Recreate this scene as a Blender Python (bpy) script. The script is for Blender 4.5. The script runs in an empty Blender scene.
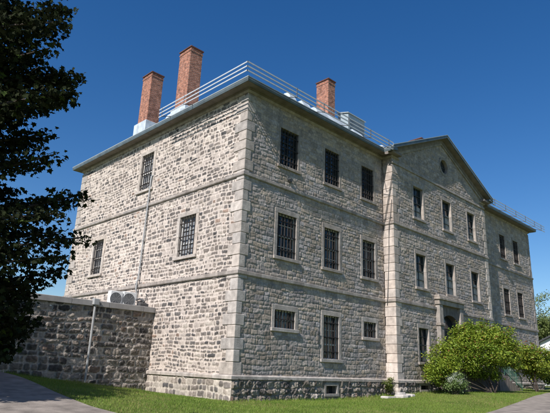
import bpy, bmesh, math, random
import numpy as np
from mathutils import Vector, Matrix
random.seed(7)
RNG = np.random.default_rng(11)
sc = bpy.context.scene
COL = sc.collection

# ------------------------------------------------------------------ ground
def sstep(a, b, t):
    t = np.clip((t - a) / (b - a), 0, 1)
    return t * t * (3 - 2 * t)

def gh(x, y):
    x = np.asarray(x, float); y = np.asarray(y, float)
    h = 0.04 + 0.0 * x
    h = h + 0.50 * sstep(5.5, 19, x) * (1 - 0.38 * sstep(-4.0, -8.0, y) * 1.0)
    h = h + 0.72 * np.clip(-x / 6.5, 0, 1.15) * sstep(-6.5, 7.0, y)
    h = h - 0.19 * sstep(-5, -14, y) * sstep(5, -10, x)
    h = h + 0.05 * np.sin(x * .31 + 1) * np.sin(y * .27) * sstep(24, 60, np.hypot(x, y))
    return h

# ------------------------------------------------------------------ numpy noise
def _hash(ix, iy, s):
    n = (ix.astype(np.int64) * 374761393 + iy.astype(np.int64) * 668265263 + s * 974634777) & 0xFFFFFFFF
    n = ((n ^ (n >> 13)) * 1274126177) & 0xFFFFFFFF
    n = n ^ (n >> 16)
    return (n & 0xFFFFFF) / float(0xFFFFFF)

def vnoise(x, y, s=0):
    ix = np.floor(x); iy = np.floor(y); fx = x - ix; fy = y - iy
    fx = fx * fx * (3 - 2 * fx); fy = fy * fy * (3 - 2 * fy)
    a = _hash(ix, iy, s); b = _hash(ix + 1, iy, s); c = _hash(ix, iy + 1, s); d = _hash(ix + 1, iy + 1, s)
    return (a * (1 - fx) + b * fx) * (1 - fy) + (c * (1 - fx) + d * fx) * fy

def fbm(x, y, s=0, o=3):
    t = 0; a = .5; n = 0
    for i in range(o):
        t = t + a * vnoise(x, y, s + i * 17); n += a; a *= .5; x = x * 2.03 + 5.1; y = y * 2.03 + 1.7
    return t / n

# ------------------------------------------------------------------ object helpers
def tag(o, label=None, cat=None, group=None, kind=None):
    if label: o['label'] = label
    if cat: o['category'] = cat
    if group: o['group'] = group
    if kind: o['kind'] = kind
    return o

def empty(name, loc=(0, 0, 0), rz=0, label=None, cat=None, group=None):
    o = bpy.data.objects.new(name, None); COL.objects.link(o)
    o.location = loc; o.rotation_euler = (0, 0, rz); o.empty_display_size = .3
    return tag(o, label, cat, group)

def np_mesh(name, V, F, mat, parent=None, col=None, smooth=True, uv=None):
    """V (n,3); F (m,k) all same k."""
    me = bpy.data.meshes.new(name)
    V = np.asarray(V, np.float32); F = np.asarray(F, np.int32)
    m, k = F.shape
    me.vertices.add(len(V)); me.vertices.foreach_set('co', V.ravel())
    me.loops.add(m * k); me.loops.foreach_set('vertex_index', F.ravel())
    me.polygons.add(m)
    me.polygons.foreach_set('loop_start', np.arange(0, m * k, k, dtype=np.int32))
    me.polygons.foreach_set('loop_total', np.full(m, k, np.int32))
    me.polygons.foreach_set('use_smooth', np.full(m, smooth, bool))
    if col is not None:
        a = me.attributes.new('Col', 'FLOAT_COLOR', 'POINT')
        c = np.ones((len(V), 4), np.float32); c[:, :3] = col
        a.data.foreach_set('color', c.ravel())
    me.update(calc_edges=True)
    me.materials.append(mat)
    o = bpy.data.objects.new(name, me); COL.objects.link(o)
    if parent is not None: o.parent = parent
    return o

class MB:
    """collects simple solids, builds them as one mesh object"""
    def __init__(s): s.v = []; s.f = []; s.c = []; s.m = Matrix.Identity(4); s.smooth = False
    def add(s, vs, fs, c=None):
        b = len(s.v)
        s.v += [tuple(s.m @ Vector(p)) for p in vs]
        s.f += [[b + i for i in f] for f in fs]
        s.c += [c or (1, 1, 1)] * len(vs)
    def box(s, a, b, c=None, ch=0.0):
        x0, y0, z0 = [min(p, q) for p, q in zip(a, b)]; x1, y1, z1 = [max(p, q) for p, q in zip(a, b)]
        if ch <= 0:
            s.add([(x0,y0,z0),(x1,y0,z0),(x1,y1,z0),(x0,y1,z0),(x0,y0,z1),(x1,y0,z1),(x1,y1,z1),(x0,y1,z1)],
                  [(0,3,2,1),(4,5,6,7),(0,1,5,4),(1,2,6,5),(2,3,7,6),(3,0,4,7)], c)
            return
        bm = bmesh.new()
        r = bmesh.ops.create_cube(bm, size=1)
        for v in bm.verts:
            v.co = Vector(((x0+x1)/2 + v.co.x*(x1-x0), (y0+y1)/2 + v.co.y*(y1-y0), (z0+z1)/2 + v.co.z*(z1-z0)))
        bmesh.ops.bevel(bm, geom=bm.edges[:], offset=ch, segments=1, affect='EDGES')
        bm.verts.index_update()
        s.add([tuple(v.co) for v in bm.verts], [[v.index for v in f.verts] for f in bm.faces], c)
        bm.free()
    def tube(s, pts, r, n=8, c=None, cap=True, r1=None):
        pts = [Vector(p) for p in pts]
        rings = []; N = len(pts)
        prev = None
        vs = []
        for i, p in enumerate(pts):
            t = (pts[min(i+1, N-1)] - pts[max(i-1, 0)]).normalized()
            a = Vector((0, 0, 1)) if abs(t.z) < .9 else Vector((1, 0, 0))
            if prev is not None: a = prev
            u = t.cross(a)
            if u.length < 1e-4: u = t.cross(Vector((0, 1, 0)))
            u.normalize(); w = u.cross(t).normalized(); prev = w
            rr = r if r1 is None else r + (r1 - r) * i / (N - 1)
            for k in range(n):
                an = 2 * math.pi * (k + .5) / n
                vs.append(p + u * math.cos(an) * rr + w * math.sin(an) * rr)
        fs = []
        for i in range(N - 1):
            for k in range(n):
                fs.append((i*n+k, i*n+(k+1) % n, (i+1)*n+(k+1) % n, (i+1)*n+k))
        if cap:
            fs.append(tuple(range(n))[::-1]); fs.append(tuple((N-1)*n + k for k in range(n)))
        s.add(vs, fs, c)
    def prism(s, poly, y0, y1, c=None):
        """poly: list of (x,z) ; extruded along y"""
        n = len(poly)
        vs = [(x, y0, z) for x, z in poly] + [(x, y1, z) for x, z in poly]
        fs = [tuple(range(n)), tuple(range(2*n-1, n-1, -1))]
        for i in range(n):
            j = (i + 1) % n
            fs.append((j, i, n + i, n + j))
        s.add(vs, fs, c)
    def build(s, name, mat, parent=None, smooth=False, bevel=0):
        me = bpy.data.meshes.new(name); me.from_pydata(s.v, [], s.f)
        a = me.attributes.new('Col', 'FLOAT_COLOR', 'POINT')
        c = np.ones((len(s.v), 4), np.float32); c[:, :3] = np.array(s.c)
        a.data.foreach_set('color', c.ravel())
        bm = bmesh.new(); bm.from_mesh(me)
        bmesh.ops.recalc_face_normals(bm, faces=bm.faces[:]); bm.to_mesh(me); bm.free()
        if smooth:
            me.polygons.foreach_set('use_smooth', np.ones(len(me.polygons), bool))
        me.materials.append(mat); me.update()
        o = bpy.data.objects.new(name, me); COL.objects.link(o)
        if parent is not None: o.parent = parent
        if bevel:
            b = o.modifiers.new('b', 'BEVEL'); b.width = bevel; b.segments = 2; b.limit_method = 'ANGLE'
        return o

# ------------------------------------------------------------------ materials
def mat(name, color, rough=.8, var=.15, vscale=3.0, bump=.0, bscale=20, attr=False, metal=0, spec=.3, stain=0, trans=0, backmix=None):
    m = bpy.data.materials.new(name); m.use_nodes = True
    nt = m.node_tree; N = nt.nodes; L = nt.links; N.clear()
    out = N.new('ShaderNodeOutputMaterial'); p = N.new('ShaderNodeBsdfPrincipled')
    p.inputs['Roughness'].default_value = rough; p.inputs['Metallic'].default_value = metal
    p.inputs['Specular IOR Level'].default_value = spec
    tc = N.new('ShaderNodeTexCoord')
    no = N.new('ShaderNodeTexNoise'); no.inputs['Scale'].default_value = vscale; no.inputs['Detail'].default_value = 6
    L.new(tc.outputs['Object'], no.inputs['Vector'])
    mr = N.new('ShaderNodeMapRange'); mr.inputs[1].default_value = .3; mr.inputs[2].default_value = .7
    mr.inputs[3].default_value = 1 - var; mr.inputs[4].default_value = 1 + var
    L.new(no.outputs['Fac'], mr.inputs[0])
    mx = N.new('ShaderNodeMix'); mx.data_type = 'RGBA'; mx.blend_type = 'MULTIPLY'; mx.inputs[0].default_value = 1
    if attr:
        at = N.new('ShaderNodeAttribute'); at.attribute_name = 'Col'
        if color is not None:
            m0 = N.new('ShaderNodeMix'); m0.data_type = 'RGBA'; m0.blend_type = 'MULTIPLY'; m0.inputs[0].default_value = 1
            m0.inputs[6].default_value = (*color, 1); L.new(at.outputs['Color'], m0.inputs[7])
            L.new(m0.outputs[2], mx.inputs[6])
        else:
            L.new(at.outputs['Color'], mx.inputs[6])
    else:
        mx.inputs[6].default_value = (*color, 1)
    cc = N.new('ShaderNodeCombineColor')
    for i in range(3): L.new(mr.outputs[0], cc.inputs[i])
    L.new(cc.outputs[0], mx.inputs[7])
    last = mx.outputs[2]
    if stain:
        mp = N.new('ShaderNodeMapping'); mp.inputs['Scale'].default_value = (1.7, 1.7, .22)
        L.new(tc.outputs['Object'], mp.inputs[0])
        n2 = N.new('ShaderNodeTexNoise'); n2.inputs['Scale'].default_value = 1.0; n2.inputs['Detail'].default_value = 5; n2.inputs['Roughness'].default_value = .65
        L.new(mp.outputs[0], n2.inputs['Vector'])
        r2 = N.new('ShaderNodeMapRange'); r2.inputs[1].default_value = .42; r2.inputs[2].default_value = .72
        r2.inputs[3].default_value = 1; r2.inputs[4].default_value = 1 - stain
        L.new(n2.outputs['Fac'], r2.inputs[0])
        c2 = N.new('ShaderNodeCombineColor')
        for i in range(3): L.new(r2.outputs[0], c2.inputs[i])
        m2 = N.new('ShaderNodeMix'); m2.data_type = 'RGBA'; m2.blend_type = 'MULTIPLY'; m2.inputs[0].default_value = 1
        L.new(last, m2.inputs[6]); L.new(c2.outputs[0], m2.inputs[7]); last = m2.outputs[2]
    L.new(last, p.inputs['Base Color'])
    if bump:
        nb = N.new('ShaderNodeTexNoise'); nb.inputs['Scale'].default_value = bscale; nb.inputs['Detail'].default_value = 8; nb.inputs['Roughness'].default_value = .65
        L.new(tc.outputs['Object'], nb.inputs['Vector'])
        bp = N.new('ShaderNodeBump'); bp.inputs['Strength'].default_value = 1.0; bp.inputs['Distance'].default_value = bump
        L.new(nb.outputs['Fac'], bp.inputs['Height']); L.new(bp.outputs[0], p.inputs['Normal'])
    if trans:
        tr = N.new('ShaderNodeBsdfTranslucent'); L.new(last, tr.inputs['Color'])
        ms = N.new('ShaderNodeMixShader'); ms.inputs[0].default_value = trans
        L.new(p.outputs[0], ms.inputs[1]); L.new(tr.outputs[0], ms.inputs[2]); L.new(ms.outputs[0], out.inputs[0])
    else:
        L.new(p.outputs[0], out.inputs[0])
    return m

M = {}
M['rubble'] = mat('rubble_masonry', None, .95, .16, 9, .012, 28, attr=True, spec=.15, stain=.12)
M['ashlar'] = mat('ashlar_masonry', None, .95, .20, 10, .012, 32, attr=True, spec=.15, stain=.22)
M['darkrub'] = mat('dark_rubble', None, .95, .25, 9, .03, 16, attr=True, spec=.15, stain=.2)
M['dressed'] = mat('dressed_stone', (1, .975, .965), .9, .22, 4, .014, 18, attr=True, spec=.15, stain=.38)
M['soffit'] = mat('soffit_boards', (.20, .175, .155), .85, .2, 3, .003, 30, stain=.25)
M['gutter'] = mat('painted_metal_gutter', (.10, .13, .145), .5, .25, 1.5, .006, 6, spec=.5, stain=.3)
M['gutterlip'] = mat('gutter_lip', (.34, .38, .38), .45, .1, 3, 0, 10, spec=.5)
M['roof'] = mat('roof_metal', (.33, .38, .42), .4, .1, 1.2, 0, 10, metal=.35, spec=.5)
M['rail'] = mat('galvanised_rail', (.40, .43, .46), .5, .1, 8, spec=.5)
M['bracket'] = mat('dark_bracket', (.07, .07, .07), .6, .1, 8)
M['iron'] = mat('iron_bars', (.028, .022, .019), .75, .45, 9)
M['sash'] = mat('painted_sash', (.58, .58, .56), .6, .1, 6)
M['darksash'] = mat('dark_sash', (.05, .06, .06), .6, .1, 6)
M['curtain'] = mat('curtain_cloth', (.30, .31, .30), .9, .25, 6)
M['flash'] = mat('light_flashing', (.50, .56, .60), .5, .2, 3, spec=.4, stain=.3)
M['zinc'] = mat('zinc_pipe', (.33, .335, .33), .5, .12, 4, spec=.4)
M['concrete'] = mat('concrete_coping', (.34, .32, .30), .9, .14, 2.5, .004, 40, stain=.25)
M['whiteplastic'] = mat('white_casing', (.72, .73, .72), .5, .04, 4)
M['dark'] = mat('dark_void', (.012, .012, .014), .8, .1, 4)
M['path'] = mat('path_concrete', (.24, .21, .18), .95, .3, 2.2, .02, 30, stain=.2)
M['green_rail'] = mat('green_paint', (.06, .14, .10), .5, .1, 6)
M['shadedstep'] = mat('shaded_landing_stone', (.085, .072, .062), .9, .35, 3, .02, 12, stain=.4)  # landing stone coloured darker than the steps to stand in for shade
M['hatch'] = mat('hatch_metal', (.30, .36, .39), .5, .12, 2)
M['fan'] = mat('fan_grey', (.14, .145, .15), .7, .2, 6)
M['step'] = mat('step_stone', (.20, .165, .14), .9, .2, 3, .004, 40)
M['bark'] = mat('bark', (.07, .055, .045), .95, .3, 6, .02, 18)
M['maple_leaf'] = mat('crimson_maple_leaf', None, .85, .1, 3, attr=True, spec=.04, trans=.2)
M['leaf'] = mat('shrub_leaf', None, .55, .1, 3, attr=True, spec=.3, trans=.3)
M['siding'] = mat('white_siding', (.74, .75, .76), .7, .04, 3)
M['shingle'] = mat('dark_shingle', (.05, .052, .055), .9, .2, 5)
M['car'] = mat('blue_grey_paint', (.16, .2, .28), .25, .03, 3, spec=.6)
M['tyre'] = mat('rubber', (.02, .02, .02), .8, .1, 4)
M['door'] = mat('painted_door', (.045, .05, .048), .5, .1, 4)
M['slab'] = mat('pale_slab', (.42, .395, .36), .9, .15, 6, .01, 20)

def glass_mat():
    m = bpy.data.materials.new('window_glass'); m.use_nodes = True
    p = m.node_tree.nodes['Principled BSDF']
    p.inputs['Base Color'].default_value = (.02, .026, .03, 1); p.inputs['Roughness'].default_value = .06
    p.inputs['Specular IOR Level'].default_value = .6
    N = m.node_tree.nodes; L = m.node_tree.links
    tc = N.new('ShaderNodeTexCoord'); no = N.new('ShaderNodeTexNoise'); no.inputs['Scale'].default_value = 2.2; no.inputs['Detail'].default_value = 2
    bp = N.new('ShaderNodeBump'); bp.inputs['Distance'].default_value = .05; bp.inputs['Strength'].default_value = .5
    L.new(tc.outputs['Object'], no.inputs[0]); L.new(no.outputs['Fac'], bp.inputs['Height']); L.new(bp.outputs[0], p.inputs['Normal'])
    r = N.new('ShaderNodeMapRange'); r.inputs[3].default_value = .03; r.inputs[4].default_value = .25; L.new(no.outputs['Fac'], r.inputs[0]); L.new(r.outputs[0], p.inputs['Roughness'])
    return m
M['glass'] = glass_mat()
M['paleglass'] = mat('sky_tinted_pane', (.21, .225, .24), .25, .25, 2.5, spec=.5)  # pane colour lightened to stand in for reflected sky

def brick_mat():
    m = bpy.data.materials.new('chimney_brick'); m.use_nodes = True
    nt = m.node_tree; N = nt.nodes; L = nt.links; p = N['Principled BSDF']
    p.inputs['Roughness'].default_value = .9; p.inputs['Specular IOR Level'].default_value = .2
    tc = N.new('ShaderNodeTexCoord'); sx = N.new('ShaderNodeSeparateXYZ'); L.new(tc.outputs['Object'], sx.inputs[0])
    ad = N.new('ShaderNodeMath'); L.new(sx.outputs[0], ad.inputs[0]); L.new(sx.outputs[1], ad.inputs[1])
    cx = N.new('ShaderNodeCombineXYZ'); L.new(ad.outputs[0], cx.inputs[0]); L.new(sx.outputs[2], cx.inputs[1])
    br = N.new('ShaderNodeTexBrick'); L.new(cx.outputs[0], br.inputs['Vector'])
    br.inputs['Scale'].default_value = 1; br.inputs['Brick Width'].default_value = .24; br.inputs['Row Height'].default_value = .085
    br.inputs['Mortar Size'].default_value = .011; br.inputs['Mortar Smooth'].default_value = .2
    br.inputs['Color1'].default_value = (.36, .125, .07, 1); br.inputs['Color2'].default_value = (.20, .065, .045, 1)
    br.inputs['Mortar'].default_value = (.40, .33, .27, 1); br.inputs['Bias'].default_value = -.1
    no = N.new('ShaderNodeTexNoise'); no.inputs['Scale'].default_value = 5; no.inputs['Detail'].default_value = 5; L.new(tc.outputs['Object'], no.inputs[0])
    cr = N.new('ShaderNodeMapRange'); cr.inputs[1].default_value = .3; cr.inputs[2].default_value = .7; cr.inputs[3].default_value = .5; cr.inputs[4].default_value = 1.35
    L.new(no.outputs['Fac'], cr.inputs[0]); cc = N.new('ShaderNodeCombineColor')
    for i in range(3): L.new(cr.outputs[0], cc.inputs[i])
    mx = N.new('ShaderNodeMix'); mx.data_type = 'RGBA'; mx.blend_type = 'MULTIPLY'; mx.inputs[0].default_value = 1
    L.new(br.outputs['Color'], mx.inputs[6]); L.new(cc.outputs[0], mx.inputs[7]); L.new(mx.outputs[2], p.inputs['Base Color'])
    bp = N.new('ShaderNodeBump'); bp.inputs['Distance'].default_value = .01; bp.invert = True
    L.new(br.outputs['Fac'], bp.inputs['Height']); L.new(bp.outputs[0], p.inputs['Normal'])
    return m
M['brick'] = brick_mat()

def grass_ground():
    m = bpy.data.materials.new('lawn'); m.use_nodes = True
    nt = m.node_tree; N = nt.nodes; L = nt.links; p = N['Principled BSDF']; p.inputs['Roughness'].default_value = .95
    p.inputs['Specular IOR Level'].default_value = .1
    tc = N.new('ShaderNodeTexCoord')
    n1 = N.new('ShaderNodeTexNoise'); n1.inputs['Scale'].default_value = .6; n1.inputs['Detail'].default_value = 8; L.new(tc.outputs['Object'], n1.inputs[0])
    n2 = N.new('ShaderNodeTexNoise'); n2.inputs['Scale'].default_value = 22; n2.inputs['Detail'].default_value = 6; L.new(tc.outputs['Object'], n2.inputs[0])
    r = N.new('ShaderNodeValToRGB'); r.color_ramp.elements[0].color = (.06, .085, .02, 1); r.color_ramp.elements[1].color = (.17, .20, .055, 1)
    r.color_ramp.elements[0].position = .3; r.color_ramp.elements[1].position = .72
    a = N.new('ShaderNodeMath'); a.operation = 'MULTIPLY_ADD'; a.inputs[1].default_value = .45; L.new(n2.outputs['Fac'], a.inputs[0])
    b = N.new('ShaderNodeMath'); b.operation = 'MULTIPLY'; b.inputs[1].default_value = .55; L.new(n1.outputs['Fac'], b.inputs[0]); L.new(b.outputs[0], a.inputs[2])
    L.new(a.outputs[0], r.inputs[0]); L.new(r.outputs[0], p.inputs['Base Color'])
    bp = N.new('ShaderNodeBump'); bp.inputs['Distance'].default_value = .04; L.new(n2.outputs['Fac'], bp.inputs['Height']); L.new(bp.outputs[0], p.inputs['Normal'])
    return m
M['lawn'] = grass_ground()
M['blade'] = mat('grass_blade', None, .6, .1, 3, attr=True, spec=.3, trans=.35)

# ------------------------------------------------------------------ stone patterns
def cells(u, v, rh, rw, seed, warp=.03, wsc=4.0, und=.04):
    r = np.random.default_rng(seed)
    uu = u + warp * (fbm(u * wsc, v * wsc, seed) - .5) * 2
    vv = v + warp * (fbm(u * wsc + 31, v * wsc + 9, seed + 3) - .5) * 2 + und * (vnoise(u * .6, v * .6 + 3, seed + 5) - .5) * 2
    v0, v1 = vv.min() - .5, vv.max() + .8
    hb = [v0]
    while hb[-1] < v1: hb.append(hb[-1] + r.uniform(*rh))
    hb = np.array(hb)
    row = np.clip(np.searchsorted(hb, vv) - 1, 0, len(hb) - 2)
    u0, u1 = uu.min() - .8, uu.max() + .8
    res = {k: np.zeros(u.shape) for k in 'abcd'}; cid = np.zeros(u.shape, np.int64); W = np.zeros(u.shape)
    rnd = [None] * 8
    base = 0
    for k in range(len(hb) - 1):
        mk = row == k
        ub = [u0 - r.uniform(0, .5)]
        while ub[-1] < u1:
            w = r.uniform(*rw); w = w * r.choice([.7, 1, 1, 1.25]); ub.append(ub[-1] + w)
        ub = np.array(ub)
        if not mk.any(): base += len(ub); continue
        x = uu[mk]; j = np.clip(np.searchsorted(ub, x) - 1, 0, len(ub) - 2)
        res['a'][mk] = x - ub[j]; res['b'][mk] = ub[j + 1] - x
        res['c'][mk] = vv[mk] - hb[k]; res['d'][mk] = hb[k + 1] - vv[mk]
        cid[mk] = base + j; base += len(ub)
    R = r.random((base + 5, 10))
    return res, R[cid]

def sdf_cell(res, R, ins, rnd):
    """distance inside a rounded rectangle (positive inside)"""
    i0, i1 = ins
    a = res['a'] - (i0 + (i1 - i0) * R[..., 0]); b = res['b'] - (i0 + (i1 - i0) * R[..., 1])
    c = res['c'] - (i0 + (i1 - i0) * R[..., 2] * .8); d = res['d'] - (i0 + (i1 - i0) * R[..., 3] * .8)
    hx = (a + b) / 2; hy = (c + d) / 2; px = np.abs(a - hx); py = np.abs(c - hy)
    rr = np.clip(np.minimum(hx, hy) * (rnd[0] + (rnd[1] - rnd[0]) * R[..., 4]), .004, 1)
    qx = px - hx + rr; qy = py - hy + rr
    out = np.hypot(np.maximum(qx, 0), np.maximum(qy, 0)) + np.minimum(np.maximum(qx, qy), 0) - rr
    return -out, np.minimum(hx, hy)

def palette(R, pal):
    w = np.array([p[0] for p in pal], float); w = np.cumsum(w / w.sum())
    idx = np.clip(np.searchsorted(w, R[..., 5]), 0, len(pal) - 1)
    c = np.array([p[1] for p in pal])[idx]
    return c * (0.78 + .44 * R[..., 6])[..., None]

def pat_rubble(u, v, seed=1, rh=(.13, .25), rw=(.17, .50), ins=(.006, .048), rel=.035, mortar=(.55, .48, .42), pal=None, mp=1.0):
    pal = pal or [(4.5, (.215, .185, .162)), (5.5, (.17, .151, .137)), (2.8, (.125, .115, .107)), (2.6, (.30, .258, .22)), (.4, (.26, .19, .15)), (2.0, (.40, .355, .305)), (.8, (.08, .077, .076))]
    res, R = cells(u, v, rh, rw, seed, warp=.040, wsc=4.2, und=.09)
    s, hm = sdf_cell(res, R, ins, (.25, .95))
    n = fbm(u * 14, v * 14, seed + 8, 3)
    s = s + (n - .5) * .045
    m = sstep(-.010, .022, s)
    # some stones are half buried in the pointing
    m = m * np.where(R[..., 7] < .12 * mp, .35, 1)
    col = palette(R, pal)
    col = col * (0.62 + .76 * fbm(u * 11, v * 11, seed + 40, 3))[..., None]
    mo = np.array(mortar) * (0.86 + .28 * fbm(u * 3, v * 3, seed + 21, 3))[..., None]
    big = (0.9 + .2 * fbm(u * .35, v * .5, seed + 71, 3))[..., None]
    col = (mo * (1 - m[..., None]) + col * m[..., None]) * big
    dome = np.clip(s / np.maximum(hm, .03), 0, 1)
    h = m * rel * (.35 + .65 * R[..., 8]) * (0.5 + .5 * np.sqrt(dome)) + (n - .5) * rel * .9 * m + (fbm(u * 22, v * 22, seed + 50, 2) - .5) * .012
    h = h + m * rel * ((R[..., 0] - .5) * (res['a'] - res['b']) + (R[..., 1] - .5) * (res['c'] - res['d'])) * 2.5
    return h, col

def pat_ashlar(u, v, seed=1, rh=(.15, .27), rw=(.20, .62), rel=.020, base=(.335, .296, .264)):
    res, R = cells(u, v, rh, rw, seed, warp=.026, wsc=4.5, und=.06)
    s, hm = sdf_cell(res, R, (.002, .016), (.10, .45))
    s = s + (fbm(u * 15, v * 15, seed + 90, 2) - .5) * .016
    m = sstep(-.006, .006, s)
    n = fbm(u * 9 + R[..., 3] * 5, v * 12 + R[..., 4] * 5, seed + 8, 4)
    rid = 1 - np.abs(fbm(u * 10 + R[..., 1] * 7, v * 12 + R[..., 2] * 9, seed + 12, 3) - .5) * 4
    e = sstep(0, .022, s)
    lr = (R[..., 0] - .5) * (res['a'] - res['b']) * .05 + (R[..., 1] - .5) * (res['c'] - res['d']) * .10
    h = m * (.010 + e * rel * (.1 + .55 * R[..., 8] + 1.5 * (n - .45) + .3 * rid)) + e * lr * .8
    tone = (0.78 + .44 * R[..., 6]) * (0.74 + .52 * fbm(u * 13, v * 13, seed + 30, 3))
    warm = (R[..., 5] - .4) * .16
    col = np.array(base) * tone[..., None] * np.stack([1 + warm, 1 + warm * .3, 1 - warm], -1)
    mo = np.array((.27, .24, .215)) * (0.8 + .4 * fbm(u * 5, v * 5, seed + 21, 2))[..., None]
    mm = (.25 + .75 * m)[..., None]
    big = (0.86 + .28 * fbm(u * .3, v * .45, seed + 71, 4))[..., None]
    return h, (mo * (1 - mm) + col * mm) * big

PAL_BASE = [(3, (.20, .17, .14)), (2, (.13, .115, .105)), (2, (.27, .235, .195)), (.4, (.22, .16, .125)), (1, (.34, .30, .26))]
def pat_base(u, v, seed=1):
    return pat_rubble(u, v, seed, (.2, .34), (.2, .52), (.004, .03), .10, (.26, .225, .19), PAL_BASE, .3)
PAL_GARD = [(3, (.18, .155, .13)), (3, (.12, .108, .098)), (2, (.080, .074, .070)), (.7, (.22, .165, .13)), (2, (.28, .245, .205)), (.8, (.20, .175, .15))]
def pat_garden(u, v, seed=1):
    return pat_rubble(u, v, seed, (.17, .36), (.18, .62), (.006, .04), .07, (.42, .375, .325), PAL_GARD, .5)

class Face:
    """a vertical plane: O + u*U + v*Z + n*N (N outward)"""
    def __init__(s, O, U, N):
        s.O = Vector(O); s.U = Vector(U); s.N = Vector(N)
        s.m = Matrix.Translation(s.O) @ Matrix(((s.U.x, s.N.x, 0, 0), (s.U.y, s.N.y, 0, 0), (0, 0, 1, 0), (0, 0, 0, 1)))
    # local box coords are (u, n, v)

def stone_sheet(name, face, u0, u1, v0, v1, step, pat, seed, material, parent, holes=(), n0=0.0, clip=None, taper=(1, 1), flats=()):
    nu = int(round((u1 - u0) / step)) + 1; nv = int(round((v1 - v0) / step)) + 1
    us = np.linspace(u0, u1, nu); vs = np.linspace(v0, v1, nv)
    U, Vv = np.meshgrid(us, vs)
    h, col = pat(U, Vv, seed)
    e = np.ones_like(U)
    if taper[0]: e = e * sstep(0, .06, U - u0)
    if taper[1]: e = e * sstep(0, .06, u1 - U)
    for (a, b, c, d) in [(q[0] - .16, q[1] + .16, q[2] - .16, q[3] + .2) for q in holes] + list(flats):
        e = np.where((U > a) & (U < b) & (Vv > c) & (Vv < d), .25, e)
    h = h * e + n0
    O, A, B = np.array(face.O), np.array(face.U), np.array(face.N)
    P = O + U[..., None] * A + h[..., None] * B; P[..., 2] += Vv
    idx = np.arange(nu * nv).reshape(nv, nu)
    q = np.stack([idx[:-1, :-1], idx[:-1, 1:], idx[1:, 1:], idx[1:, :-1]], -1)
    cu = (U[:-1, :-1] + U[1:, 1:]) / 2; cv = (Vv[:-1, :-1] + Vv[1:, 1:]) / 2
    keep = np.ones(cu.shape, bool)
    for (a, b, c, d) in holes: keep &= ~((cu > a) & (cu < b) & (cv > c) & (cv < d))
    if clip is not None: keep &= clip(cu, cv)
    F = q[keep]
    # outward orientation
    if np.cross(A, (0, 0, 1)) @ B < 0: F = F[:, ::-1]
    used = np.unique(F); mp = np.full(nu * nv, -1); mp[used] = np.arange(len(used))
    return np_mesh(name, P.reshape(-1, 3)[used], mp[F], material, parent, col.reshape(-1, 3)[used])

def tone(base, v=.08):
    k = 1 + random.uniform(-v, v); w = random.uniform(-.025, .025)
    return (base[0] * k * (1 + w), base[1] * k, base[2] * k * (1 - w))

LEFT = Face((0, 0, 0), (0, 1, 0), (-1, 0, 0))
FRONT = Face((0, 0, 0), (1, 0, 0), (0, -1, 0))
BY = -.72
BAY = Face((0, BY, 0), (1, 0, 0), (0, -1, 0))
BX0, BX1, LX, LY = 11.45, 24.4, 35.3, 17.85
ZT = 14.42
bld = empty('stone_building', (0, 0, 0), 0, 'large three storey grey stone building with barred windows, brick chimneys and a pediment', 'building')

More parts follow.
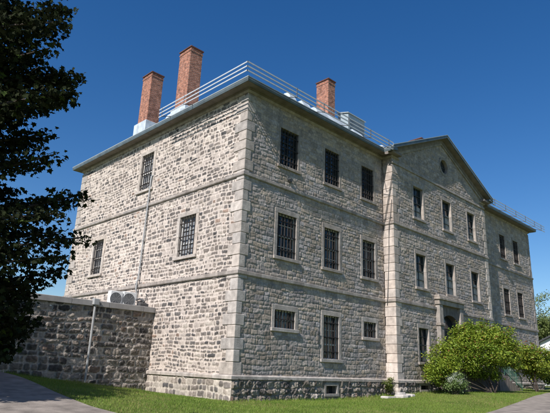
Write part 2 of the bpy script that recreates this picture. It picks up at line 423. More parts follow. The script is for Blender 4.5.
# ------------------------------------------------------------------ windows
SUR = (.335, .308, .278)
def window(face, u0, u1, v0, v1, style='bars', lsill=True, nb=6, nh=3, jw=.2, surc=SUR, deep=.36, proud=.035, sm=None, gm='glass'):
    w = MB(); w.m = face.m
    c = lambda: tone(surc, .08)
    # stone surround is the window's own mesh
    w.box((u0 - jw, -deep, v1), (u1 + jw, proud, v1 + .24), c(), .012)
    for a, b in ((u0 - jw, u0), (u1, u1 + jw)):
        n = max(1, int((v1 - v0) / .8)); hs = (v1 - v0) / n
        for i in range(n): w.box((a, -deep, v0 + i * hs + .002), (b, proud, v0 + (i + 1) * hs - .002), c(), .010)
    win = w.build('window', M['dressed'], bld)
    s = MB(); s.m = face.m
    s.box((u0 - jw - .04, -deep, v0 - .16), (u1 + jw + .04, proud + .075, v0), tone(surc, .05), .014)
    s.build('sill', M['dressed'], win)
    f = MB(); f.m = face.m
    W = u1 - u0; H = v1 - v0; d = -.15; t = .05
    f.box((u0, d - .06, v0), (u0 + t, d, v1)); f.box((u1 - t, d - .06, v0), (u1, d, v1))
    f.box((u0 + t, d - .06, v0), (u1 - t, d, v0 + t)); f.box((u0 + t, d - .06, v1 - t), (u1 - t, d, v1))
    nx = 2; nz = max(2, int(round(H / .62)))
    if style == 'bay': nx = 2; nz = 4
    for i in range(1, nx):
        k = nx
        x = u0 + W * i / k; f.box((x - .016, d - .05, v0 + t), (x + .016, d - .012, v1 - t))
    for j in range(1, nz):
        z = v0 + H * j / nz; tt = .035 if j == nz // 2 else .016
        f.box((u0 + t, d - .047, z - tt), (u1 - t, d - .008, z + tt))
    f.build('sash', M[sm] if sm else (M['sash'] if style != 'bay' else M['darksash']), win)
    g = MB(); g.m = face.m
    g.box((u0, d - .10, v0), (u1, d - .07, v1)); g.build('pane', M[gm], win)
    if style == 'bay':
        q = MB(); q.m = face.m
        hh = random.uniform(.30, .62)
        for k in range(2):
            a = u0 + .07 + k * (W / 2); bb = u0 + W / 2 - .05 + k * (W / 2)
            n = 7; pts = []
            for i in range(n + 1):
                x = a + (bb - a) * i / n; pts.append((x, d - .066 + (.006 if i % 2 else 0)))
            vs = [(x, y, v0 + .07) for x, y in pts] + [(x, y, v0 + H * hh) for x, y in pts]
            q.add(vs, [(i, i + 1, n + 2 + i, n + 1 + i) for i in range(n)])
        q.build('curtain', M['curtain'], win)
    if style == 'bars':
        b = MB(); b.m = face.m; nn = -.035
        for i in range(nb):
            x = u0 + W * (i + .5) / nb
            b.tube([(x, nn, v0 + .0), (x, nn, v1)], .026, 6)
        for j in range(nh):
            z = v0 + H * (j + .5) / nh
            b.box((u0, nn - .028, z - .02), (u1, nn + .028, z + .02))
        b.build('bars', M['iron'], win)
    return (u0 - jw * .5, u1 + jw * .5, v0 - .08, v1 + .12)

hl = []   # left face holes
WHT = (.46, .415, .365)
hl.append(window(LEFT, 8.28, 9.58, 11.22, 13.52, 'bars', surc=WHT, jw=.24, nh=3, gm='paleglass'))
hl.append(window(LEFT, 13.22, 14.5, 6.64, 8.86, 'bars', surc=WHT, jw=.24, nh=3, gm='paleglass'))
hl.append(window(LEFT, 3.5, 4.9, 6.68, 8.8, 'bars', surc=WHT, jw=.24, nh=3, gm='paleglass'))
hf = []
for a, b in ((2.33, 3.67), (5.86, 7.13), (9.27, 10.5)):
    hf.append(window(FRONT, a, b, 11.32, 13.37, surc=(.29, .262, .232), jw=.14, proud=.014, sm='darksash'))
    hf.append(window(FRONT, a, b, 6.6, 8.77))
LG = (.40, .37, .335)
hf.append(window(FRONT, 2.36, 3.75, 3.23, 4.06, nh=1, surc=LG, jw=.2, nb=7))
hf.append(window(FRONT, 5.88, 7.12, 1.98, 4.13, nh=3, surc=LG, jw=.2))
hf.append(window(FRONT, 9.32, 10.5, 3.26, 4.1, nh=1, surc=LG, jw=.18))
hb_ = []
for a in (13.88, 17.7, 21.42):
    hb_.append(window(BAY, a, a + 1.18, 11.05, 13.18, 'bay', jw=.16))
    hb_.append(window(BAY, a, a + 1.18, 6.57, 8.68, 'bay', jw=.16))
hb_.append(window(BAY, 13.88, 15.02, 2.12, 4.1, 'bay', jw=.16))
hb_.append(window(BAY, 21.42, 22.6, 2.12, 4.1, 'bay', jw=.16))
for a in (28.68, 31.5):
    hf.append(window(FRONT, a, a + 1.1, 11.0, 13.05, jw=.16))
    hf.append(window(FRONT, a, a + 1.1, 6.35, 8.45, jw=.16))
    hf.append(window(FRONT, a, a + 1.1, 2.1, 4.1, jw=.16))
# door opening in bay
DX0, DX1 = 16.62, 18.72
hb_.append((DX0, DX1, 1.9, 5.2))

# ------------------------------------------------------------------ walls
stone_sheet('side_wall', LEFT, 0, LY, 1.0, ZT, .03, pat_rubble, 3, M['rubble'], bld, hl, flats=[(0, .42, 0, 15)])
stone_sheet('front_wall', FRONT, 0, BX0, 1.0, ZT, .032, pat_ashlar, 21, M['ashlar'], bld, hf, flats=[(0, .26, 0, 15)])
stone_sheet('front_wall', FRONT, BX1, LX, 1.0, ZT, .045, pat_ashlar, 33, M['ashlar'], bld, hf)
PZ = 17.25; PX = (BX0 + BX1) / 2
stone_sheet('bay_wall', BAY, BX0, BX1, 1.0, 17.5, .034, pat_ashlar, 45, M['ashlar'], bld,
            hb_ + [(17.70, 18.80, 15.25, 16.35)], flats=[(BX0, BX0 + .36, 0, 14), (BX1 - .3, BX1, 0, 14)],
            clip=lambda u, v: (v < ZT) | (v < ZT + (1 - np.abs(u - PX) / (BX1 - PX)) * (17.42 - ZT) + .05))
BSIDE = Face((BX0, BY, 0), (0, 1, 0), (-1, 0, 0))
stone_sheet('bay_side_wall', BSIDE, 0, -BY, 0.1, ZT, .05, pat_ashlar, 46, M['ashlar'], bld, n0=-.04)
BSIDE2 = Face((BX1, BY, 0), (0, 1, 0), (1, 0, 0))
stone_sheet('bay_side_wall', BSIDE2, 0, -BY, 0.1, ZT, .05, pat_ashlar, 47, M['ashlar'], bld, n0=-.04)
RIGHT = Face((LX, 0, 0), (0, 1, 0), (1, 0, 0)); BACK = Face((0, LY, 0), (1, 0, 0), (0, 1, 0))
stone_sheet('end_wall', RIGHT, 0, LY, 0, ZT, .09, pat_rubble, 50, M['rubble'], bld)
stone_sheet('rear_wall', BACK, 0, LX, 0, ZT, .1, pat_rubble, 51, M['rubble'], bld)
# plinth, a little proud of the walls
pale = lambda u, v, s: pat_rubble(u, v, s, (.18, .3), (.2, .50), (.004, .03), .04, (.48, .43, .37))
stone_sheet('plinth', Face((-.07, 0, 0), (0, 1, 0), (-1, 0, 0)), -.07, 6.6, -.25, .96, .03, pale, 60, M['rubble'], bld)
pf = (6.0 - .1, 6.96 + .1, .22, .82)
stone_sheet('plinth', Face((0, -.07, 0), (1, 0, 0), (0, -1, 0)), -.07, BX0, -.25, .96, .03, pat_base, 61, M['darkrub'], bld, [pf])
stone_sheet('plinth', Face((0, BY - .07, 0), (1, 0, 0), (0, -1, 0)), BX0 - .07, BX1 + .07, -.1, .96, .034, pat_base, 62, M['darkrub'], bld, [(13.55, 14.95, .5, .92)])
stone_sheet('plinth', Face((0, -.07, 0), (1, 0, 0), (0, -1, 0)), BX1, LX + .07, -.1, .96, .05, pat_base, 63, M['darkrub'], bld)
stone_sheet('plinth', Face((BX0 - .07, BY, 0), (0, 1, 0), (-1, 0, 0)), -.07, -BY, -.1, .96, .03, pale, 64, M['rubble'], bld)
# inner core keeps light from leaking
c = MB(); c.box((.42, .42, -.2), (LX - .42, LY - .42, 14.4)); c.box((BX0 + .42, BY + .42, 0), (BX1 - .42, .3, 17.0 - 2.6))
c.build('inner_core', M['dark'], bld)

# cellar openings
def cellar(face, u0, u1, v0, v1):
    w = MB(); w.m = face.m
    w.box((u0 - .14, -.3, v1), (u1 + .14, .03, v1 + .13), tone(SUR), .01); w.box((u0 - .14, -.3, v0 - .13), (u1 + .14, .05, v0), tone(SUR), .01)
    w.box((u0 - .14, -.3, v0), (u0, .028, v1), tone(SUR), .01); w.box((u1, -.3, v0), (u1 + .14, .028, v1), tone(SUR), .01)
    o = w.build('cellar_window', M['dressed'], bld)
    g = MB(); g.m = face.m; g.box((u0, -.3, v0), (u1, -.28, v1)); g.build('pane', M['glass'], o)
    b = MB(); b.m = face.m
    for i in range(5):
        x = u0 + (u1 - u0) * (i + .5) / 5; b.tube([(x, -.1, v0), (x, -.1, v1)], .014, 6)
    b.build('bars', M['iron'], o)
cellar(Face((0, -.07, 0), (1, 0, 0), (0, -1, 0)), 6.06, 6.9, .33, .70)
cellar(Face((0, BY - .07, 0), (1, 0, 0), (0, -1, 0)), 13.75, 14.75, .56, .80)

# oculus
def ring(cx, cz, r0, r1, face, n0, n1, n=36, mb=None, c=None):
    mb = mb or MB(); mb.m = face.m
    vs = []; fs = []
    for i in range(n):
        a = 2 * math.pi * i / n; ca, sa = math.cos(a), math.sin(a)
        vs += [(cx + ca*r0, n0, cz + sa*r0), (cx + ca*r1, n0, cz + sa*r1), (cx + ca*r1, n1, cz + sa*r1), (cx + ca*r0, n1, cz + sa*r0)]
    for i in range(n):
        j = (i + 1) % n
        for k in range(4):
            l = (k + 1) % 4
            fs.append((i*4+k, j*4+k, j*4+l, i*4+l))
    mb.add(vs, fs, c); return mb
oc = ring(18.25, 15.8, .52, .70, BAY, -.3, .03, c=(.27, .245, .215)).build('round_window', M['dressed'], bld)
g = MB(); g.m = BAY.m
g.add([(18.25 + .53*math.cos(a), -.2, 15.8 + .53*math.sin(a)) for a in np.linspace(0, 2*math.pi, 25)[:-1]], [tuple(range(24))])
g.build('pane', M['glass'], oc)
f = MB(); f.m = BAY.m; f.box((18.23, -.19, 15.28), (18.27, -.16, 16.32)); f.box((17.73, -.193, 15.78), (18.77, -.163, 15.82)); f.build('sash', M['darksash'], oc)

# ------------------------------------------------------------------ quoins
def quoins(cx, cy, sx, sy, z0, z1, skip=None, la=(.80, .50), lb=(.50, .32), base=(.45, .415, .375), proud=.045):
    """corner at cx,cy ; building extends +x*sx, +y*sy. la: lengths along y, lb: along x"""
    q = MB(); z = z0; i = 0
    while z < z1 - .12:
        h = min(random.uniform(.49, .55), z1 - z)
        if z1 - z - h < .2: h = z1 - z
        a = la[i % 2] + random.uniform(-.05, .05); b = lb[(i) % 2] + random.uniform(-.03, .03)
        p = proud + random.uniform(-.006, .006)
        x0, x1 = cx - sx * p, cx + sx * b; y0, y1 = cy - sy * p, cy + sy * a
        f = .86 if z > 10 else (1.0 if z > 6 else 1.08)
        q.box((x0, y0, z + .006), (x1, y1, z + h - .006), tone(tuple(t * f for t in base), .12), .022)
        z += h; i += 1
    return q.build('quoins', M['dressed'], bld)
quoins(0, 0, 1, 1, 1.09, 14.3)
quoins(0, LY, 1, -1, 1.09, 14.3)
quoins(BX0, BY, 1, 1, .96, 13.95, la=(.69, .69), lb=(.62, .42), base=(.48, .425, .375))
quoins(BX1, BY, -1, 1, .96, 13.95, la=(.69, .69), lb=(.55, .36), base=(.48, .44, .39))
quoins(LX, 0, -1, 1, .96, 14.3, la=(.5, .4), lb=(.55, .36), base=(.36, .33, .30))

# ------------------------------------------------------------------ bands along the walls
OUT = [(13.35, BY), (BX0, BY), (BX0, 0), (0, 0), (0, LY), (LX, LY), (LX, 0), (BX1, 0), (BX1, BY), (22.5, BY)]
FULL = [(PX, BY)] + OUT[1:-1] + [(PX, BY)]
def offset_path(path, d, closed=False):
    """offset to the outside (right hand side of travel given here is... computed)"""
    P = [Vector((x, y)) for x, y in path]; res = []
    nrm = []
    for i in range(len(P) - 1):
        t = (P[i+1] - P[i]).normalized(); nrm.append(Vector((t.y, -t.x)) * -1)
    for i, p in enumerate(P):
        if i == 0: n = nrm[0]; res.append(p + n * d)
        elif i == len(P) - 1: n = nrm[-1]; res.append(p + n * d)
        else:
            a, b = nrm[i-1], nrm[i]; k = (a + b); k = k / (1 + a.dot(b)); res.append(p + k * d)
    return res
# travel goes (bay left) -> west -> ... with the outside on the LEFT of travel; check sign
_t = (Vector(OUT[4]) - Vector(OUT[3])).normalized()      # heading +y along the west wall, outside is -x = left
def sweep(name, path, prof, material, parent, col=None, seg=None, smooth=False):
    """prof: closed polygon list of (out, z)"""
    mb = MB()
    rings = []
    offs = {}
    for o, z in prof:
        if o not in offs: offs[o] = offset_path(path, o)
    n = len(prof)
    vs = []
    for i in range(len(path)):
        for o, z in prof:
            p = offs[o][i]; vs.append((p.x, p.y, z))
    for i in range(len(path) - 1):
        A = [vs[i*n+k] for k in range(n)]; B = [vs[(i+1)*n+k] for k in range(n)]
        L = (Vector(path[i+1]) - Vector(path[i])).length
        m = 1 if not seg else max(1, int(L / seg))
        for s in range(m):
            t0 = s / m; t1 = (s + 1) / m
            g = .004 / max(L, .1) if seg else 0
            ta = t0 + (g if s > 0 else 0); tb = t1 - (g if s < m - 1 else 0)
            R0 = [tuple(Vector(a).lerp(Vector(b), ta)) for a, b in zip(A, B)]
            R1 = [tuple(Vector(a).lerp(Vector(b), tb)) for a, b in zip(A, B)]
            mb.add(R0 + R1, [tuple(range(n)), tuple(range(2*n-1, n-1, -1))] + [(k, (k+1) % n, n+(k+1) % n, n+k) for k in range(n)],
                   tone(col or (1, 1, 1), .10 if seg else 0))
    return mb.build(name, material, parent)
BC = (.34, .31, .28)
for z0, z1, p in ((10.05, 10.24, .10), (5.37, 5.57, .10)):
    sweep('string_course', FULL, [(-.05, z0), (p - .03, z0), (p, z0 + .04), (p, z1 - .02), (p - .04, z1), (-.05, z1 + .01)], M['dressed'], bld, BC, 1.35)
LEDGE = [(DX0 - .7, BY), (BX0, BY), (BX0, 0), (0, 0), (0, 6.52)]
lp = [(-.05, .93), (.14, .93), (.14, 1.05), (.10, 1.09), (-.05, 1.12)]
sweep('plinth_ledge', LEDGE, lp, M['dressed'], bld, (.42, .385, .345), 1.3)
sweep('plinth_ledge', [(LX, 6), (LX, 0), (BX1, 0), (BX1, BY), (DX1 + .7, BY)], lp, M['dressed'], bld, (.42, .385, .345), 1.3)
# thin mould crossing the bay under the pediment
m_ = MB(); m_.m = BAY.m
x = BX0 - .04
while x < BX1:
    x2 = min(x + 1.5, BX1 + .04); m_.box((x, -.02, 14.02), (x2 - .006, .09, 14.18), tone(BC, .1), .012); x = x2
m_.build('string_course', M['dressed'], bld)

# ------------------------------------------------------------------ cornice, gutter
EO = .58
yf = BY - .55
STUB = [(BX0 + .75, BY)] + OUT[1:-1] + [(BX1 - .75, BY)]
GP = [(BX0, yf)] + OUT[2:-2] + [(BX1, yf)]
sweep('bed_mould', STUB, [(-.02, 14.40), (.05, 14.40), (.11, 14.45), (.11, 14.52), (-.02, 14.52)], M['dressed'], bld, (.34, .31, .275), 2.2)
sweep('frieze_board', STUB[1:-1], [(-.02, 14.524), (.16, 14.524), (.16, 14.60), (EO - .04, 14.60), (EO - .04, 14.70), (-.02, 14.70)], M['soffit'], bld)
gut = sweep('gutter', GP, [(.10, 14.702), (EO, 14.60), (EO + .03, 14.70), (EO + .03, 14.80), (.10, 14.85)], M['gutter'], bld)
sweep('gutter_lip', GP, [(.3, 14.852), (EO + .04, 14.802), (EO + .045, 14.845), (.3, 14.90)], M['gutterlip'], gut)

for xa, xb in ((BX0 - .40, BX0 + .62), (BX1 - .62, BX1 + .40)):
    k = MB(); k.box((xa, BY - .40, 14.53), (xb, BY - .01, 14.72), (.9, .9, .9), .03)
    k.build('cornice_return', M['soffit'], bld)
# raking cornice : chevrons
def chev(xa, za, zp, th, y0, y1, xp=PX):
    """outer line from eave (xa,za) to peak (xp,zp), both sides; th: vertical thickness"""
    xb = 2 * xp - xa
    return [(xa, za), (xp, zp), (xb, za), (xb, za - th), (xp, zp - th), (xa, za - th)]
def chevron(name, xa, za, zp, th, y0, y1, material, parent, col=None):
    mb = MB(); P = chev(xa, za, zp, th, y0, y1)
    for h in ([P[0], P[1], P[4], P[5]], [P[1], P[2], P[3], P[4]]):
        mb.prism(h, y0, y1, col)
    return mb.build(name, material, parent)
xe = BX0 - EO
sl = (18.0 - 15.0) / (PX - xe)
yf = BY - .55
chevron('raking_gutter', xe - .03, 14.9, 18.0 + .013, .20, yf - .035, yf + .06, M['gutter'], bld)
chevron('raking_lip', xe - .05, 14.935, 18.05, .045, yf - .06, yf + .02, M['gutterlip'], bld)
chevron('raking_soffit', xe, 14.83, 17.93, .14, yf + .062, BY - .145, M['soffit'], bld)
chevron('raking_frieze', xe, 14.80, 17.90, .38, BY - .14, BY + .1, M['soffit'], bld)
chevron('raking_mould', BX0 + .1, 14.80, 17.68, .30, BY - .10, BY + .08, M['dressed'], bld, (.30, .28, .25))

# ------------------------------------------------------------------ roof
pit = .43
rz = 14.84
def roofz(o): return rz + o * pit
r = MB()
x0, y0, x1, y1 = -EO, -EO, LX + EO, LY + EO
hw = (y1 - y0) / 2; zr = rz + hw * pit; ym = (y0 + y1) / 2
r.add([(x0, y0, rz), (x1, y0, rz), (x1, y1, rz), (x0, y1, rz), (x0 + hw, ym, zr), (x1 - hw, ym, zr)],
      [(0, 1, 5, 4), (1, 2, 5), (2, 3, 4, 5), (3, 0, 4)])
# bay gable roof running back into the hip
bz = 18.0; yb = -EO + (bz - rz) / pit
r.add([(xe, yf, 14.9), (PX, yf, bz), (2*PX - xe, yf, 14.9), (xe, 0, 14.9), (2*PX - xe, 0, 14.9), (PX, yb + .3, bz)],
      [(0, 1, 5, 3), (1, 2, 4, 5)])
# standing seams
for i in range(70):
    x = x0 + .5 + i * .52
    d = min(hw, x - x0, x1 - x) 
    if d <= .2 or x > x1 - .3: continue
    if x > xe and x < 2*PX - xe: continue
    r.add([(x-.012, y0, rz), (x+.012, y0, rz), (x+.012, y0 + d, rz + d*pit), (x-.012, y0 + d, rz + d*pit), (x-.012, y0, rz+.03), (x+.012, y0, rz+.03), (x+.012, y0 + d, rz + d*pit+.03), (x-.012, y0 + d, rz + d*pit+.03)],
          [(0,1,5,4),(1,2,6,5),(2,3,7,6),(3,0,4,7),(4,5,6,7)])
for i in range(34):
    y = y0 + .5 + i * .52
    d = min(hw, y - y0, y1 - y)
    if d <= .2: continue
    r.add([(x0, y-.012, rz), (x0, y+.012, rz), (x0 + d, y+.012, rz + d*pit), (x0 + d, y-.012, rz + d*pit), (x0, y-.012, rz+.03), (x0, y+.012, rz+.03), (x0 + d, y+.012, rz + d*pit+.03), (x0 + d, y-.012, rz + d*pit+.03)],
          [(0,1,5,4),(1,2,6,5),(2,3,7,6),(3,0,4,7),(4,5,6,7)])
roof = r.build('roof', M['roof'], bld)

def chimney(xa, xb, ya, yb_, zt, zb, flash=True):
    b = MB(); b.box((xa, ya, zb), (xb, yb_, zt - .34))
    b.box((xa - .03, ya - .03, zt - .34), (xb + .03, yb_ + .03, zt - .26))
    b.box((xa, ya, zt - .26), (xb, yb_, zt - .1))
    o = b.build('chimney', M['brick'], bld)
    k = MB(); k.box((xa - .06, ya - .06, zt - .1), (xb + .06, yb_ + .06, zt), None, .015); k.build('cap', mat_cap, o)
    if flash:
        f = MB(); f.box((xa - .17, ya - .17, zb - .2), (xb + .17, yb_ + .17, flash), None, .02)
        f.build('flashing', M['flash'], o)
mat_cap = mat('chimney_cap', (.10, .045, .035), .9, .2, 6)
chimney(1.0, 1.9, 11.5, 12.66, 20.72, 15.4, 16.95)
chimney(1.0, 1.9, 7.0, 8.2, 20.74, 15.4, 16.5)
chimney(9.7, 10.42, 3.02, 4.08, 20.74, 16.2, 17.6)
chimney(22.0, 22.85, 3.06, 4.22, 20.56, 16.2, 17.4)
# roof hatch
h_ = MB(); h_.m = Matrix.Identity(4)
h_.add([(11.3, 2.55, 16.2), (13.2, 2.55, 16.2), (13.2, 3.45, 16.4), (11.3, 3.45, 16.4), (11.3, 2.55, 18.5), (13.2, 2.55, 18.5), (13.2, 3.45, 18.75), (11.3, 3.45, 18.75)],
       [(0,3,2,1),(4,5,6,7),(0,1,5,4),(1,2,6,5),(2,3,7,6),(3,0,4,7)])
hatch = h_.build('roof_hatch', M['hatch'], bld)
k = MB(); k.box((11.42, 2.52, 16.8), (13.08, 2.548, 18.2)); k.build('louvre', M['gutter'], hatch)
k = MB(); k.add([(11.22, 2.47, 18.5), (13.28, 2.47, 18.5), (13.28, 3.53, 18.79), (11.22, 3.53, 18.79), (11.22, 2.47, 18.56), (13.28, 2.47, 18.56), (13.28, 3.53, 18.85), (11.22, 3.53, 18.85)],
       [(0,3,2,1),(4,5,6,7),(0,1,5,4),(1,2,6,5),(2,3,7,6),(3,0,4,7)]); k.build('lid', M['gutterlip'], hatch)
# pale snow diverter panels standing on the eave
for xa, xb, zt in ((4.7, 7.3, 15.42), (2.55, 3.0, 15.42), (3.6, 4.2, 15.36), (8.1, 9.0, 15.28), (11.2, 11.7, 15.3)):
    k = MB(); k.add([(xa, -.5, 14.86), (xb, -.5, 14.86), (xb, .2, 15.15), (xa, .2, 15.15), (xa, -.22, zt), (xb, -.22, zt - .04), (xb, .1, zt), (xa, .1, zt + .03)],
          [(0,3,2,1),(4,5,6,7),(0,1,5,4),(1,2,6,5),(2,3,7,6),(3,0,4,7)])
    k.build('snow_diverter', M['flash'], bld)
k = MB(); k.add([(-.4, 5.4, 15.0), (-.4, 6.9, 15.0), (.5, 6.9, 15.4), (.5, 5.4, 15.4), (-.3, 5.5, 15.3), (-.3, 6.8, 15.3), (.4, 6.8, 15.62), (.4, 5.5, 15.62)],
          [(0,3,2,1),(4,5,6,7),(0,1,5,4),(1,2,6,5),(2,3,7,6),(3,0,4,7)]); k.build('snow_diverter', M['flash'], bld)

# ------------------------------------------------------------------ roof edge railing
RO = 1.18
def railing(pts, posts):
    rl = MB()
    for z in (15.10, 14.87, 14.64):
        for (xa, ya), (xb, yb2) in zip(pts[:-1], pts[1:]):
            rl.box((min(xa, xb) - .012, min(ya, yb2) - .012, z - .034), (max(xa, xb) + .012, max(ya, yb2) + .012, z + .034))
    o = rl.build('roof_railing', M['rail'], bld)
    for (x, y, dx, dy) in posts:
        b = MB(); s = RO - EO
        b.tube([(x - dx*s*1.0, y - dy*s*1.0, 14.84), (x, y, 14.62)], .02, 6)
        b.tube([(x, y, 14.58), (x, y, 15.16)], .022, 6)
        b.build('bracket', M['bracket'], o)
pp = [(-RO, 5.95, -1, 0), (-RO, 3.85, -1, 0)] + [(x, -RO, 0, -1) for x in (2.2, 4.35, 6.5, 8.6, 10.5)]
railing([(-RO, 6.25), (-RO, -RO), (11.0, -RO)], pp)
railing([(25.1, -RO), (LX + 1.15, -RO)], [(x, -RO, 0, -1) for x in (25.6, 27.7, 29.8, 31.9, 34.0, 35.6)])

# ------------------------------------------------------------------ entrance surround
pt = MB()
PC = (.36, .325, .285)
yA, yF = BY + .02, BY - .42
for a in (16.02, 18.78):
    pt.box((a, yA, .5), (a + .52, yF + .10, 1.9), tone(PC), .02)
    pt.box((a + .03, yA, 1.9), (a + .49, yF + .13, 4.4), tone(PC), .02)
    pt.box((a - .03, yA, 4.4), (a + .55, yF + .07, 4.56), tone(PC), .02)
    pt.box((a + .03, yA, 4.56), (a + .49, yF + .13, 5.72), tone(PC), .02)
pt.box((15.98, yA, 5.72), (19.36, yF + .09, 6.02), tone(PC), .02)
pt.box((15.90, yA, 6.02), (19.44, yF, 6.20), tone(PC), .03)
pt.box((15.95, yA, 6.20), (19.39, yF + .07, 6.33), tone(PC), .03)
ent = pt.build('entrance_surround', M['dressed'], bld)
k = MB()
# arched panel over the door
n = 14; vs = []
ca, cz, ra = (DX0 + DX1) / 2, 4.55, (DX1 - DX0) / 2
arc = [(ca + ra * math.cos(t), cz + .62 * math.sin(t)) for t in np.linspace(math.pi, 0, n + 1)]
poly = [(DX1 + .08, 4.45), (DX1 + .08, 5.72), (DX0 - .08, 5.72), (DX0 - .08, 4.45)]
for i in range(n):
    (xa, za), (xb, zb) = arc[i], arc[i+1]
    k.prism([(xa, za), (xb, zb), (xb, 5.72), (xa, 5.72)], BY - .12, BY + .3, (.20, .18, .16))
k.build('arch', M['dressed'], ent)
k = MB(); k.box((DX0, BY + .26, 2.0), (DX1, BY + .32, 4.3)); 
for i in range(2):
    for j in range(3): k.box((DX0 + .15 + i*1.0, BY + .235, 2.2 + j*.72), (DX0 + .95 + i*1.0, BY + .262, 2.75 + j*.72), None, .01)
k.build('door', M['door'], ent)
k = MB(); k.box((DX0, BY + .27, 4.32), (DX1, BY + .30, 5.3)); k.build('fanlight', M['glass'], ent)

# bits on the walls -------------------------------------------------
dp = MB()
dp.tube([(.05, 8.05, 11.95), (-.1, 8.12, 11.9), (-.115, 8.16, 11.6), (-.115, 8.3, 5.9), (-.19, 8.3, 5.7), (-.19, 8.3, 5.3), (-.115, 8.31, 5.1), (-.115, 8.31, 4.7)], .045, 10)
for z in (11.2, 9.6, 8.0, 6.5): dp.box((-.17, 8.2, z), (0, 8.32, z + .04))
dp.build('downpipe', M['zinc'], bld, smooth=False)
cb = MB()
cb.tube([(11.38, -.70, 11.6), (11.37, -.60, 10.6), (11.31, -.52, 10.1), (11.37, -.45, 9.5), (11.38, -.40, 8.0), (11.38, -.30, 6.4), (11.30, -.28, 5.5), (11.38, -.2, 5.2)], .018, 6)
cb.tube([(11.40, -.7, 10.45), (11.33, -.45, 10.5), (11.38, -.1, 10.38)], .016, 6)
cb.tube([(11.38, -.05, 13.9), (11.36, -.35, 12.2), (11.38, -.72, 12.3)], .014, 6)
cb.build('cable', M['bracket'], bld)
k = MB(); k.m = FRONT.m; k.tube([(3.05, 0, 10.62), (3.05, .16, 10.62)], .1, 12); k.build('wall_vent', M['bracket'], bld)
k = MB(); k.m = FRONT.m
for z in (3.15, 2.72): k.box((5.40, 0, z), (5.50, .08, z + .12))
k.box((5.46, 0, 2.9), (5.50, .06, 3.1)); k.build('iron_hook', M['bracket'], bld)

# ------------------------------------------------------------------ entrance stairs
GZ = .46
st = empty('entrance_stairs', (19.6, -2.1, GZ), 0, 'stone entrance steps with a green railing descending beside the leafy shrub', 'stairs')
off = Vector(st.location)
def local(mb, o):
    mb.m = Matrix.Translation(-Vector(o.location)) @ mb.m; return mb
LE = 21.0
k = local(MB(), st); k.box((15.7, -2.35, .2), (LE, BY - .45, 1.86)); k.box((15.62, -2.42, 1.862), (LE + .06, BY - .45, 2.0)); k.build('landing', M['shadedstep'], st)
k = local(MB(), st)
n = 9; tr_ = .42
for i in range(n):
    z = 2.0 - (i + 1) * (2.0 - GZ) / (n + 1); k.box((LE + .062 + i * tr_, -2.3, .2), (LE + .062 + (i + 1) * tr_, -1.1, z), None, .012)
k.build('steps', M['step'], st)
for yy in (-2.26, -1.15):
    k = local(MB(), st); xa, xb = LE + .1, LE + .1 + n * tr_
    k.tube([(xa, yy, 2.98), (xb, yy, 1.46)], .03, 8); k.tube([(xa, yy, 2.2), (xb, yy, .72)], .022, 8)
    for i in range(25):
        t = i / 24; x = xa + (xb - xa) * t; zb = 2.15 - 1.48 * t; zt = 2.97 - 1.52 * t
        k.tube([(x, yy, zb - (.2 if i % 6 == 0 else 0)), (x, yy, zt)], .026 if i % 6 == 0 else .012, 6)
    k.build('stair_railing', M['green_rail'], st)
k = local(MB(), st)
k.tube([(15.7, -2.32, 2.98), (LE + .1, -2.32, 2.98)], .028, 8)
for i in range(35): k.tube([(15.75 + i * .155, -2.32, 2.0), (15.75 + i * .155, -2.32, 2.97)], .010 if i % 6 else .022, 6)
k.build('landing_railing', M['green_rail'], st)

# ------------------------------------------------------------------ low annex wall on the left
GY = 6.5
gw = empty('low_stone_annex', (-7, GY, .5), 0, 'low dark rubble stone wall with flat concrete coping joining the tall building', 'stone wall')
GW = Face((0 + 7, 0, -.5), (1, 0, 0), (0, -1, 0))
stone_sheet('rubble_face', GW, -14, 0.0, -.2, 3.96, .032, pat_garden, 80, M['darkrub'], gw, taper=(0, 0))
k = MB(); k.m = Matrix.Translation((7, -GY, -.5))
k.box((-14.05, GY + .02, -.3), (-.02, 13.0, 3.9)); k.build('core', M['darkrub'], gw)
k = MB(); k.m = Matrix.Translation((7, -GY, -.5))
x = -14
while x < -.1:
    x2 = min(x + 1.9, -.02); k.box((x, GY - .13, 3.93), (x2 - .008, GY + .42, 4.2), None, .015); x = x2
k.build('coping', M['concrete'], gw)
k = MB(); k.m = Matrix.Translation((7, -GY, -.5))
k.box((-14, GY + .425, 3.9), (-.03, 13.0, 4.05)); k.build('flat_roof', M['concrete'], gw)
k = MB(); k.m = Matrix.Translation((7, -GY, -.5))
px = -3.38
k.tube([(px - .02, GY - .02, 4.26), (px - .02, GY - .19, 4.2), (px, GY - .17, 4.0), (px, GY - .17, .45)], .055, 10)
k.box((px - .14, GY - .30, 3.98), (px + .14, GY - .05, 4.28), None, .02)
k.build('downpipe', M['zinc'], gw)
k = MB(); k.m = Matrix.Translation((7, -GY, -.5))
k.tube([(px, GY - .25, 3.3), (px + .25, GY - .1, 3.9), (px + .3, GY - .15, 4.1)], .012, 6); k.build('bracket', M['bracket'], gw)

